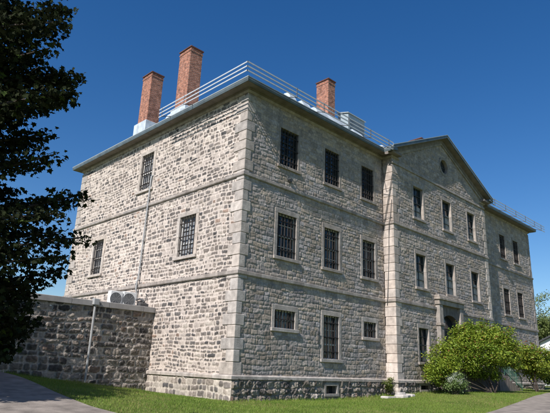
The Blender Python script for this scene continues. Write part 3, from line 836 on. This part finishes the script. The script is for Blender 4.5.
# air conditioners
def aircon(x, y, z, w, h, d):
    o = empty('air_conditioner', (x, y, z))
    b = MB(); b.box((0, 0, .06), (w, d, h), None, .02); b.box((.05, .03, 0), (.12, d - .03, .06)); b.box((w - .12, .03, 0), (w - .05, d - .03, .06))
    b.build('casing', M['whiteplastic'], o)
    f = MB(); cx, cz, R_ = w * .44, h * .53, h * .38
    n = 28; f.add([(cx + R_*math.cos(a), -.004, cz + R_*math.sin(a)) for a in np.linspace(0, 2*math.pi, n+1)[:-1]], [tuple(range(n))])
    f.build('fan', M['fan'], o)
    g = MB()
    I = Face((0, 0, 0), (1, 0, 0), (0, -1, 0))
    for rr in (1.0, .8, .6, .4, .2): ring(cx, cz, R_*rr - .008, R_*rr + .002, I, .006, .016, 24, g)
    g.box((cx - .01, -.02, cz), (cx + .01, -.006, cz)); 
    for a in range(8):
        t = a * math.pi / 4; g.tube([(cx, .012, cz), (cx + R_*math.cos(t), .012, cz + R_*math.sin(t))], .005, 4)
    g.build('grille', M['zinc'], o)
    return o
a1 = aircon(-2.23, 7.15, 4.05, .68, .84, .32)
tag(a1, 'white air conditioner with round fan, left one, beside the wall coping', 'air conditioner', 'air conditioners on the annex roof')
a2 = aircon(-1.5, 7.15, 4.05, .70, .88, .32)
tag(a2, 'white air conditioner with round fan, right one, nearest the grey downpipe', 'air conditioner', 'air conditioners on the annex roof')
k = MB(); k.tube([(-.28, 7.4, 4.3), (-.15, 7.4, 4.6), (-.13, 7.9, 4.75), (-.12, 8.25, 4.7)], .05, 8)
k.tube([(-.28, 7.3, 4.5), (-.1, 7.3, 4.62), (-.08, 7.3, 4.95), (-.03, 7.5, 5.0)], .025, 8)
k.box((-.62, 6.95, 4.06), (-.12, 7.3, 4.42), None, .02)
tag(k.build('pipe_box', M['bracket'], None), 'black pipe box with bent hoses on the coping against the tall wall', 'pipe box')

# ------------------------------------------------------------------ ground
def graded(lo, hi, near0, near1, fine, g=1.25):
    a = list(np.arange(near0, near1 + 1e-6, fine)); s = fine; x = near1
    while x < hi: s *= g; x += s; a.append(min(x, hi))
    s = fine; x = near0
    while x > lo: s *= g; x -= s; a.insert(0, max(x, lo))
    return np.array(sorted(set(a)))
xs = graded(-900, 1500, -20, 45, .6); ys = graded(-900, 1500, -20, 22, .6)
X, Y = np.meshgrid(xs, ys); Z = gh(X, Y)
idx = np.arange(X.size).reshape(X.shape)
q = np.stack([idx[:-1, :-1], idx[:-1, 1:], idx[1:, 1:], idx[1:, :-1]], -1).reshape(-1, 4)
g = np_mesh('ground', np.stack([X, Y, Z], -1).reshape(-1, 3), q, M['lawn']); tag(g, 'green mown lawn around the stone building', 'lawn', kind='structure')

def strip(name, P, Q, label, n=80, w=12, lift=.035):
    """P,Q : polylines of equal length (edges)"""
    P = np.array(P, float); Q = np.array(Q, float)
    t = np.linspace(0, len(P) - 1, n)
    i = np.clip(t.astype(int), 0, len(P) - 2); f = (t - i)[:, None]
    A = P[i] * (1 - f) + P[i+1] * f; B = Q[i] * (1 - f) + Q[i+1] * f
    s = np.linspace(0, 1, w)[None, :, None]
    G = A[:, None] * (1 - s) + B[:, None] * s
    z = gh(G[..., 0], G[..., 1]) + lift
    V = np.concatenate([G, z[..., None]], -1).reshape(-1, 3)
    idx = np.arange(n * w).reshape(n, w)
    q = np.stack([idx[:-1, :-1], idx[1:, :-1], idx[1:, 1:], idx[:-1, 1:]], -1).reshape(-1, 4)
    o = np_mesh(name, V, q, M['path']); return tag(o, label, 'path', kind='structure')
# front path
strip('path', [(-2, -9.7), (2, -8.9), (6, -8.0), (10.6, -7.0), (15, -6.2), (20, -5.2), (24, -4.2), (30, -3.6), (60, -3.2)],
      [(-2, -12.2), (2, -11.4), (6, -10.6), (11, -9.6), (16, -8.9), (20, -8.6), (24, -8.4), (30, -8.3), (60, -8.3)], 'pale concrete path crossing the lawn towards the entrance stairs')
# left path
strip('path', [(-7.0, 6.3), (-7.25, 3.0), (-7.5, 0), (-7.6, -2.8), (-7.4, -5), (-7.2, -9), (-7.2, -14)],
      [(-12, 6.3), (-12, 3.0), (-12, 0), (-12, -2.8), (-12, -5), (-12, -9), (-12, -14)], 'pale path running along the lawn towards the low stone wall')

# grass blades
def blades(n):
    X = RNG.uniform(-8, 30, n); Y = RNG.uniform(-9, 6.4, n)
    ok = ~((X > -.12) & (Y > -.14)) & ~((X > BX0 - .15) & (X < BX1 + .15) & (Y > BY - .14))
    ok &= ~((X < -7.5))
    top = np.interp(X, [-2, 2, 6, 10.6, 15, 20, 24, 30], [-9.7, -8.9, -8.0, -7.0, -6.2, -5.2, -4.2, -3.6]) 
    ok &= (Y > top + .03 - RNG.random(n) ** 3 * .22)
    le = np.interp(Y, [-5, -2.8, 0, 3, 6.3], [-7.4, -7.6, -7.5, -7.25, -7.0]); ok &= X > le + .03 - RNG.random(len(X)) ** 3 * .22
    # cull what the photo could not see
    ok &= (Y > -6.5 - .0 * X) | (X > 4)
    ok &= ~((X > 15.6) & (X < 24.9) & (Y > -2.4))
    X = X[ok]; Y = Y[ok]; n = len(X); Z = gh(X, Y)
    a = RNG.uniform(0, 2*np.pi, n); h = RNG.uniform(.025, .07, n) * (0.6 + 1.0 * fbm(X * 1.5, Y * 1.5, 88, 3)); w = RNG.uniform(.006, .012, n)
    wall = (np.abs(Y + .1) < .35) & (X > 0) & (X < BX0) | (np.abs(Y - 6.3) < .4) & (X < 0) | (np.abs(Y - BY + .1) < .35) & (X > BX0)
    h = np.where(wall, h * RNG.uniform(1.2, 2.8, n), h)
    lx = RNG.normal(0, .02, n); ly = RNG.normal(0, .02, n)
    p0 = np.stack([X - np.cos(a)*w, Y - np.sin(a)*w, Z - .01], -1); p1 = np.stack([X + np.cos(a)*w, Y + np.sin(a)*w, Z - .01], -1)
    p2 = np.stack([X + lx, Y + ly, Z + h], -1)
    V = np.stack([p0, p1, p2], 1).reshape(-1, 3); F = np.arange(n*3).reshape(-1, 3)
    t = fbm(X * .8, Y * .8, 5, 3) * .75 + RNG.random(n) * .45 - .1; t = np.clip(t, 0, 1)
    dry = (RNG.random(n) < .05 + .25 * sstep(.55, .75, vnoise(X * .5 + 9, Y * .5, 77)))
    c = np.array([.08, .16, .018]) * (1 - t[:, None]) + np.array([.25, .33, .06]) * t[:, None]
    c[dry] = np.array([.30, .27, .10])
    o = np_mesh('grass', V, F, M['blade'], None, np.repeat(c, 3, 0), smooth=False)
    tag(o, 'short bright green grass blades of the lawn', 'grass', kind='stuff')
blades(330000)

# ------------------------------------------------------------------ foliage
LEAF_MAPLE = np.array([(0, 0), (.16, .10), (.46, .08), (.34, .30), (.52, .56), (.24, .56), (0, 1.0), (-.24, .56), (-.52, .56), (-.34, .30), (-.46, .08), (-.16, .10)])
LEAF_OVAL = np.array([(0, 0), (.22, .3), (.2, .66), (0, 1.0), (-.2, .66), (-.22, .3)])
LEAF_QUAD = np.array([(0, 0), (.26, .5), (0, 1.0), (-.26, .5)])
def leaves(name, C, size, shape, material, parent, col, droop=.5, rng=RNG, curl=.18):
    n = len(C); k = len(shape)
    # leaf axis (points mostly outwards / down) and normal
    ax = rng.normal(0, 1, (n, 3)); ax[:, 2] = ax[:, 2] * .6 - droop; ax /= np.linalg.norm(ax, axis=1, keepdims=True)
    nn = rng.normal(0, .7, (n, 3)); nn[:, 2] += 1.0
    sd = np.cross(nn, ax); sd /= np.linalg.norm(sd, axis=1, keepdims=True) + 1e-9
    nn = np.cross(ax, sd)
    s = (size * rng.uniform(.65, 1.25, n))[:, None, None]
    u = shape[:, 0][None, :, None]; v = shape[:, 1][None, :, None]
    P = C[:, None] + s * (u * sd[:, None] + v * ax[:, None] - curl * (np.abs(u) * 1.2 + (v - .5) ** 2) * nn[:, None])
    F = np.arange(n * k).reshape(n, k)
    return np_mesh(name, P.reshape(-1, 3), F, material, parent, np.repeat(col, k, 0), smooth=False)

def limb(mb, a, b, r0, r1, bend=.15, n=6, rng=random):
    a = Vector(a); b = Vector(b); L = (b - a).length
    m = Vector((rng.uniform(-1, 1), rng.uniform(-1, 1), rng.uniform(-.2, 1))) * L * bend
    pts = []
    for i in range(n + 1):
        t = i / n; pts.append(a.lerp(b, t) + m * (4 * t * (1 - t)) * .5)
    mb.tube(pts, r0, 7, r1=r1); return pts

# --- camera (needed only for its place) ---
CAM = Vector((-15.162147, -17.767335, 1.45))

gz = lambda x, y: float(gh(x, y))
def maple(name, base, tips, trunk_h, size, per, label, seed, body=(), rad=.5, leafmul=1.0):
    rng = np.random.default_rng(seed); rr = random.Random(seed)
    o = empty(name, base, 0, label, 'tree', None)
    B = Vector(base); loc = Matrix.Translation(-B)
    tr = MB(); tr.m = loc
    tr.tube([B + Vector((0, 0, -.2)), B + Vector((.03, .02, trunk_h*.3)), B + Vector((-.05, .06, trunk_h*.65)), B + Vector((.05, 0, trunk_h))], .24, 12, r1=.07)
    tr.build('trunk', M['bark'], o, smooth=True)
    br = MB(); br.m = loc
    C = []
    for (tx, ty, tz, dens) in tips:
        T = Vector((tx, ty, tz)); d = (T - B); hd = math.hypot(d.x, d.y)
        z0 = max(1.2, min(trunk_h - .3, tz - B.z - hd * .35))
        A = B + Vector((0, 0, z0))
        pts = limb(br, A, T, .06, .010, .10, 8, rr)
        L = (T - A).length
        n = int(per * dens * L)
        t = rng.uniform(.25, 1.0, n) ** .8
        pa = np.array(pts); ii = np.clip((t * (len(pts) - 1)).astype(int), 0, len(pts) - 2); ff = (t * (len(pts) - 1) - ii)[:, None]
        c = pa[ii] * (1 - ff) + pa[ii + 1] * ff
        # twig clusters
        k = max(3, int(L * 7)); tw = rng.normal(0, 1, (k, 3)) * np.array([rad, rad, rad * .5])
        tt = rng.uniform(.3, 1, k)
        for j in range(k):
            cc = pa[min(int(tt[j] * (len(pts) - 1)), len(pts) - 2)]
            e = cc + tw[j] * (1.15 - tt[j]) * 1.3
            br.tube([tuple(cc), tuple((cc + e) / 2 + rng.normal(0, .04, 3)), tuple(e)], .008, 4, r1=.003)
        taper = (1.08 - t)[:, None]
        c = c + np.clip(rng.normal(0, 1, (n, 3)), -1.7, 1.7) * np.array([rad, rad, rad * .55]) * (0.25 + taper)
        C.append(c)
    br.build('branches', M['bark'], o, smooth=True)
    for (cx, cy, cz, r, n) in body:
        d = rng.normal(0, 1, (n, 3)); d /= np.linalg.norm(d, axis=1, keepdims=True)
        # clumps inside the lobe
        k = 40; cl = rng.normal(0, 1, (k, 3)); cl /= np.linalg.norm(cl, axis=1, keepdims=True); cl *= (rng.random((k, 1)) ** .4) * r
        w = rng.integers(0, k, n)
        C.append(np.array([cx, cy, cz]) + cl[w] + d * (rng.random((n, 1)) ** .5) * r * .38)
    C = np.concatenate(C); C = C - np.array(base)
    C = C[C[:, 2] > .9]
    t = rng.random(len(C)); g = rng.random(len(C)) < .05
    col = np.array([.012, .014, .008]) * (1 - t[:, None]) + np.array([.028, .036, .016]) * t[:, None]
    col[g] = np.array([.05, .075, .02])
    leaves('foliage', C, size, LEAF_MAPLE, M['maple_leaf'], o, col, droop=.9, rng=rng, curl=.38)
    return o

def cray(px, py):
    """direction from the camera's place through a spot of the photo (survey helper)"""
    v = Vector(((px - 275) / 527.975652, -(py - 206.5) / 527.975652, -1)); return CAMROT @ v
yaw, pitch, roll = 0.771528258, 0.296544970, -0.0401902309
fwd = Vector((math.sin(yaw)*math.cos(pitch), math.cos(yaw)*math.cos(pitch), math.sin(pitch)))
rgt = fwd.cross(Vector((0, 0, 1))).normalized(); dwn = fwd.cross(rgt)
r2 = rgt*math.cos(roll) + dwn*math.sin(roll); d2 = -rgt*math.sin(roll) + dwn*math.cos(roll)
CAMROT = Matrix((r2, -d2, -fwd)).transposed()
def survey(px, py, dist): 
    d = cray(px, py); return CAM + d * dist
tb = (-15.0, -8.3, float(gh(-15.0, -8.3)))
tips = []
for (px, py, d, dens) in [(66, 8, 9.4, 1.1), (60, 30, 10.2, 1.0), (64, 22, 8.8, .9), (50, 48, 9.2, .9), (76, 76, 9.6, 1.2), (70, 92, 9.0, 1.1), (70, 82, 10.3, 1.0), (66, 100, 10.4, .9), (48, 104, 9.6, 1),
                          (48, 134, 9.6, .8), (56, 154, 9.1, .7), (36, 145, 10.3, .8), (36, 165, 9.8, .7), (84, 194, 9.5, .75), (64, 200, 10.2, .8), (60, 214, 9.1, .9), (86, 237, 9.4, .7), (60, 232, 10.2, .9),
                          (66, 256, 9.2, .8), (62, 270, 10.0, .8), (40, 280, 9.3, 1), (30, 292, 9.8, 1), (26, 306, 9.2, 1.1), (34, 322, 9.6, .8), (20, 330, 10.2, 1), (14, 345, 9.5, 1),
                          (20, 20, 10.5, 1.3), (30, 60, 9.9, 1.0), (20, 90, 10.4, 1.3), (15, 120, 9.5, 1.3), (12, 190, 9.8, 1.1), (15, 225, 10.3, 1.3), (20, 250, 9.5, 1.3), (10, 280, 9.5, 1.3), (5, 310, 9.6, 1.3), (6, 350, 9.4, 1.6), (3, 338, 10, 1.6), (12, 332, 9.7, 1.5), (2, 358, 9.8, 1.5), (10, 318, 10.2, 1.5)]:
    p = survey(px, py, d / 1.12); tips.append((p.x, p.y, p.z, dens))
rr = random.Random(4)
for i in range(26):          # the rest of the crown, away from the lens
    a = rr.uniform(0, 2*math.pi); z = rr.uniform(2.5, 10.5); R_ = 3.0 * math.sqrt(max(.1, 1 - ((z - 6) / 5.5) ** 2))
    x = tb[0] - .6 + math.cos(a) * R_ * .9; y = tb[1] + math.sin(a) * R_ * .8
    if x > -13.0: continue
    tips.append((x, y, z, .9))
body = [(-14.3, -8.6, 7.2, 1.5, 5200), (-13.6, -9.0, 5.5, .9, 2600), (-14.2, -8.4, 5.0, 1.5, 4500), (-14.3, -8.5, 3.2, 1.3, 4500), (-13.7, -8.5, 2.6, .8, 1800), (-14.6, -8.6, 9.2, 1.6, 3000), (-13.5, -8.9, 6.9, .9, 2400)]
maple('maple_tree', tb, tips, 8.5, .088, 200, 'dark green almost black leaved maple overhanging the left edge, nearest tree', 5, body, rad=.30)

# a second maple further along the path, to the left
rr = random.Random(9); t2 = []
T2 = (-14.3, 1.5)
for i in range(60):
    a = rr.uniform(0, 2*math.pi); z = rr.uniform(2.8, 11.5); R_ = 4.0 * math.sqrt(max(.1, 1 - ((z - 6.8) / 5.8) ** 2)) * rr.uniform(.7, 1)
    t2.append((T2[0] + math.cos(a)*R_, T2[1] + math.sin(a)*R_, z, .8))
maple('maple_tree', (T2[0], T2[1], gz(*T2)), t2, 10, .20, 60, 'dark maple standing further along the left path', 6,
      [(T2[0], T2[1], 7.0, 3.3, 9500), (T2[0] + .3, T2[1], 4.6, 2.9, 8000), (T2[0] + 1.2, T2[1] + 2.4, 8.2, 2.1, 4200), (T2[0] + .2, T2[1] + 3.2, 6.2, 2.1, 4200), (T2[0] + 1.0, T2[1] + 2.6, 4.4, 2.0, 4200), (T2[0] + 1.0, T2[1] - 1.2, 5.4, 2.0, 5500), (T2[0] + 1.3, T2[1] - 2.6, 4.6, 1.5, 3000), (T2[0] + 2.0, T2[1] + .4, 5.0, 1.7, 4000)], rad=.6)

def shrub(name, base, lobes, size, cols, label, cat='shrub', seed=1, stems=7, dens=1.0, shape=LEAF_OVAL, red=0, group=None, stemr=.045, inner=.35, loose=.16):
    rng = np.random.default_rng(seed); rr = random.Random(seed)
    o = empty(name, base, 0, label, cat, group)
    B = Vector(base); sm = MB(); sm.m = Matrix.Translation(-B)
    C = []; 
    for (cx, cy, cz, rx, ry, rzz, n) in lobes:
        n = int(n * dens)
        k = max(10, int(n / 75)); cl = rng.normal(0, 1, (k, 3)); cl /= np.linalg.norm(cl, axis=1, keepdims=True)
        cl *= (inner + (1 - inner) * rng.random((k, 1)) ** .45); cl[:, 2] = np.where(cl[:, 2] < -.55, cl[:, 2] * .5, cl[:, 2])
        cl = cl * np.array([rx, ry, rzz]) * (1 + rng.normal(0, .09, (k, 1)))
        w = rng.integers(0, k, n); 
        p = cl[w] + rng.normal(0, 1, (n, 3)) * loose * np.array([1, 1, .75]) * (rx ** .5)
        C.append(p + np.array([cx, cy, cz]))
        for j in range(max(1, int(stems * .6))):
            t = cl[rng.integers(0, k)] * .8 + np.array([cx, cy, cz])
            limb(sm, B + Vector((rr.uniform(-.15, .15), rr.uniform(-.15, .15), -.1)), t, stemr, .008, .12, 6, rr)
    sm.build('stems', M['bark'], o, smooth=True)
    C = np.concatenate(C); C = C[C[:, 2] > B.z + .05]
    n = len(C); t = np.clip(rng.random(n) * .6 + .4 * vnoise(C[:, 0] * 2.5, C[:, 2] * 2.5, seed), 0, 1)[:, None]
    col = np.array(cols[0]) * (1 - t) + np.array(cols[1]) * t
    if red:
        zn = (C[:, 2] - C[:, 2].min()) / np.ptp(C[:, 2]); rmask = rng.random(n) < red * zn
        col[rmask] = np.array([.20, .085, .03]) * rng.uniform(.7, 1.2, (rmask.sum(), 1))
    leaves('foliage', C - np.array(base), size, shape, M['leaf'], o, col, droop=.25, rng=rng)
    return o
YG = [(.08, .17, .018), (.33, .38, .045)]
def SV(px, py, d, *r):
    v = cray(px, py); p = CAM + v / v.length * d; return (p.x, p.y, p.z) + r
b1 = (17.5, -3.5, gz(17.5, -3.5))
shrub('leafy_shrub', b1, [SV(482, 350, 35.8, 1.7, 1.7, 1.5, 9000), SV(459, 357, 35, 1.25, 1.25, 1.3, 5500), SV(503, 353, 36.5, 1.15, 1.1, 1.15, 5000), SV(478, 334, 36, 1.3, 1.3, .8, 4500), SV(442, 365, 33.5, 1.0, .9, 1.05, 4600), SV(470, 370, 35.8, 1.0, .9, .6, 1900), SV(490, 372, 36.2, .8, .7, .5, 1200), SV(436, 378, 33.2, .6, .6, .6, 1200), SV(463, 343, 35.5, 1.0, 1.0, .9, 3000), SV(500, 341, 36.2, 1.1, 1.1, .8, 3000)],
      .135, YG, 'large multi stemmed yellow green shrub in front of the entrance', seed=21, red=.08, stems=2, loose=.17)
b2 = (24.6, -3.4, gz(24.6, -3.4))
shrub('leafy_shrub', b2, [SV(529, 360, 42.5, 1.6, 1.4, 1.2, 5200), SV(540, 366, 43, 1.4, 1.2, 1.1, 3600), SV(520, 355, 42, 1.0, 1.0, .8, 2400)],
      .16, [(.08, .17, .018), (.33, .35, .045)], 'smaller yellow green shrub beyond the foot of the stairs', seed=22, red=.08, stems=4)
b3 = (29.5, -4.0, gz(29.5, -4.0))
shrub('leafy_shrub', b3, [SV(551, 372, 46, 1.3, 1.3, 1.3, 3500), SV(560, 368, 47, 1.7, 1.4, 1.6, 4500)], .16, [(.04, .09, .015), (.12, .17, .03)],
      'darker green shrub at the right edge of the lawn', seed=23, stems=5)
p4 = SV(455, 377, 33.0); b4 = (p4[0], p4[1], gz(p4[0], p4[1]))
fl = shrub('flowering_shrub', b4, [(p4[0], p4[1], b4[2] + .75, .42, .4, .5, 1100), (p4[0] + .3, p4[1] - .25, b4[2] + .45, .32, .32, .36, 500), (p4[0] - .2, p4[1] + .3, b4[2] + .4, .3, .3, .3, 400)], .10, [(.10, .17, .05), (.24, .32, .12)], 'low pale flowering shrub at the left foot of the big shrub', seed=24, stems=5, stemr=.012, loose=.22)
rng = np.random.default_rng(3)
Cf = rng.normal(0, 1, (22, 3)); Cf /= np.linalg.norm(Cf, axis=1, keepdims=True); Cf[:, 2] = np.abs(Cf[:, 2]) * 1.1 - .2; Cf = Cf * np.array([.45, .43, .5])
w = rng.integers(0, 22, 1100); Pf = Cf[w] + rng.normal(0, .05, (1100, 3)) + np.array([0, 0, .75])
leaves('blossoms', Pf, .055, LEAF_QUAD, M['leaf'], fl, np.array([.58, .62, .52]) * rng.uniform(.8, 1.05, (1100, 1)), rng=rng)
# weeds and ivy by the foot of the bay corner
b5 = (11.05, -.45, float(gh(11.05, -.45)))
shrub('weed_clump', b5, [(11.05, -.4, .75, .3, .22, .42, 700)], .09, [(.06, .11, .02), (.2, .22, .04)], 'small yellow green weed growing at the foot of the pale corner pilaster', 'plant', seed=25, stems=5, stemr=.008)
b6 = (21.6, -5.0, float(gh(21.6, -5.0)))

# pale broken slabs at the foot of the bay corner
def slab(cx, cy, w, d, h, rz_, z, label):
    rng = np.random.default_rng(int(abs(cx) * 100)); n = 9
    an = np.linspace(0, 2*np.pi, n + 1)[:-1] + rng.uniform(-.2, .2, n); r_ = rng.uniform(.8, 1.1, n)
    top = [(math.cos(a)*w*k*.93, math.sin(a)*d*k*.93, h + rng.uniform(-.015, .015)) for a, k in zip(an, r_)]
    mid = [(math.cos(a)*w*k, math.sin(a)*d*k, h * .6) for a, k in zip(an, r_)]; bot = [(math.cos(a)*w*k, math.sin(a)*d*k, -.06) for a, k in zip(an, r_)]
    vs = bot + mid + top; fs = [tuple(range(2*n, 3*n))]
    for l in (0, n):
        for i in range(n): j = (i + 1) % n; fs.append((l+i, l+j, l+n+j, l+n+i))
    k = MB(); k.add(vs, fs); o = k.build('stone_slab', M['slab'], None); o.location = (cx, cy, z); o.rotation_euler = (0, 0, rz_)
    tag(o, label, 'stone slab', 'pale slabs at the foot of the pilaster')
gz = lambda x, y: float(gh(x, y))
slab(10.9, -1.35, .75, .42, .13, .3, gz(10.9, -1.35), 'largest flat pale slab lying at the foot of the pilaster')
slab(9.9, -1.1, .42, .3, .09, -.2, gz(9.9, -1.1), 'leftmost small flat pale slab lying on the grass')
slab(11.6, -1.35, .40, .30, .12, .6, gz(11.6, -1.35), 'right hand small pale slab touching the bay plinth')
slab(11.0, -1.2, .42, .25, .24, .1, gz(11, -1.2), 'upper pale slab resting on the largest slab')

# ------------------------------------------------------------------ background at the right
def house(x, y, w, d, wall_h, roof_h, label):
    z = gz(x, y) - .2; o = empty('white_house', (x, y, z), .0, label, 'house')
    k = MB(); k.box((0, 0, 0), (w, d, wall_h)); 
    k.add([(0, 0, wall_h), (0, d, wall_h), (0, d/2, wall_h + roof_h - .1), (w, 0, wall_h), (w, d, wall_h), (w, d/2, wall_h + roof_h - .1)], [(0, 1, 2), (3, 5, 4)])
    for i in range(int(wall_h / .22)): k.box((-.02, -.02, i * .22), (w, 0, i*.22 + .2)); k.box((-.022, -.022, i * .22 + .003), (0, d + .02, i*.22 + .197))
    k.build('wall', M['siding'], o)
    k = MB()
    for a, b in ((-.5, d/2), (d + .5, d/2)):
        s = roof_h / (d/2); za = wall_h - .5 * s
        k.add([(-.5, a, za), (w + .5, a, za), (w + .5, b, wall_h + roof_h), (-.5, b, wall_h + roof_h), (-.5, a, za + .2), (w + .5, a, za + .2), (w + .5, b, wall_h + roof_h + .2), (-.5, b, wall_h + roof_h + .2)],
              [(0,1,2,3),(4,5,6,7),(0,1,5,4),(1,2,6,5),(2,3,7,6),(3,0,4,7)])
    k.build('roof', M['shingle'], o)
    for (u, v) in ((1.2, 1.2), (3.6, 1.2), (6.0, 1.2), (1.2, 3.9), (4.6, 3.9)):
        k = MB(); k.box((-.06, u, v), (-.024, u + 1.0, v + 1.35)); wn = k.build('window', M['glass'], o)
        k = MB(); k.box((-.085, u - .1, v - .1), (-.062, u, v + 1.45)); k.box((-.085, u + 1, v - .1), (-.062, u + 1.1, v + 1.45)); k.box((-.085, u, v - .1), (-.062, u + 1, v)); k.box((-.085, u, v + 1.35), (-.062, u + 1, v + 1.45)); k.build('frame', M['siding'], wn)
        k = MB(); k.box((u, -.06, v), (u + 1.0, -.024, v + 1.35)); k.build('window', M['glass'], o)
house(64.5, 0.5, 12, 9.6, 5.9, 2.3, 'white clapboard house with dark roof seen beyond the building')

def bgtree(x, y, h, r, cols, seed, label, n=7000, size=.34):
    z = gz(x, y); rng = random.Random(seed)
    lobes = []
    for i in range(9):
        a = rng.uniform(0, 6.28); k = rng.uniform(.0, .6)
        lobes.append((x + math.cos(a)*r*k, y + math.sin(a)*r*k, z + h*rng.uniform(.38, .86), r*.5, r*.5, h*.16, n // 9))
    shrub('tree', (x, y, z), lobes, size, cols, label, 'tree', seed, 5, 1, LEAF_QUAD, stemr=.18, group='trees beyond the building', loose=.3)
bgtree(84, 15.5, 16.0, 6, [(.08, .12, .03), (.24, .26, .08)], 31, 'pale green willow like tree rising behind the white house roof')
bgtree(78, 15.0, 11.5, 4, [(.07, .11, .025), (.20, .23, .07)], 32, 'pale green tree close to the far corner of the building')
bgtree(94, 2, 14, 6, [(.06, .10, .02), (.14, .18, .05)], 33, 'mid green tree at the right edge behind the white house')
bgtree(110, -14, 12, 7, [(.06, .10, .02), (.12, .16, .04)], 34, 'broad tree right of the white house, outside the photo edge')
hb = (51, 3.0, gz(51, 3.0))
shrub('hedge', hb, [(51 + i * .3, 3.0 - i * 1.5, gz(51, 3) + .7, 1.1, 1.1, .8, 1500) for i in range(-2, 5)], .13, [(.04, .09, .015), (.09, .15, .025)], 'clipped green hedge in front of the white house', 'hedge', 35, 4)
# overhead wire
k = MB(); k.tube([(70 + i*8, 30 - i*6, 13.4 - .9*math.sin(math.pi*i/8)) for i in range(9)], .025, 5)
tag(k.build('utility_wire', M['bracket'], None), 'thin dark overhead wire crossing the sky beyond the far corner', 'wire')

# ------------------------------------------------------------------ sun, sky, camera
sd = Vector((1, .215, -.97)).normalized()      # direction the light travels
sun = bpy.data.lights.new('sun', 'SUN'); sun.energy = 5.0; sun.angle = math.radians(.53); sun.color = (1, .948, .91)
so = bpy.data.objects.new('sun', sun); COL.objects.link(so); so.rotation_euler = sd.to_track_quat('-Z', 'Y').to_euler()
w = bpy.data.worlds.new('World'); sc.world = w; w.use_nodes = True
nt = w.node_tree; bg = nt.nodes['Background']; sky = nt.nodes.new('ShaderNodeTexSky'); sky.sky_type = 'NISHITA'; sky.sun_disc = False
sky.sun_elevation = math.asin(-sd.z); sky.sun_rotation = math.atan2(-sd.x, -sd.y)
sky.altitude = 0; sky.air_density = 1.0; sky.dust_density = .35; sky.ozone_density = 2.2
hs = nt.nodes.new('ShaderNodeHueSaturation'); hs.inputs['Saturation'].default_value = 1.36; hs.inputs['Hue'].default_value = .507
nt.links.new(sky.outputs[0], hs.inputs['Color']); nt.links.new(hs.outputs[0], bg.inputs[0]); bg.inputs[1].default_value = .088

cd = bpy.data.cameras.new('camera'); co = bpy.data.objects.new('camera', cd); COL.objects.link(co)
cd.sensor_width = 36; cd.lens = 36 * 527.975652 / 550; cd.clip_start = .1; cd.clip_end = 4000
co.matrix_world = Matrix.Translation(CAM) @ CAMROT.to_4x4()
sc.camera = co
sc.view_settings.view_transform = 'Standard'; sc.view_settings.look = 'None'; sc.view_settings.exposure = .45; sc.view_settings.gamma = 1
sc.view_settings.use_curve_mapping = False
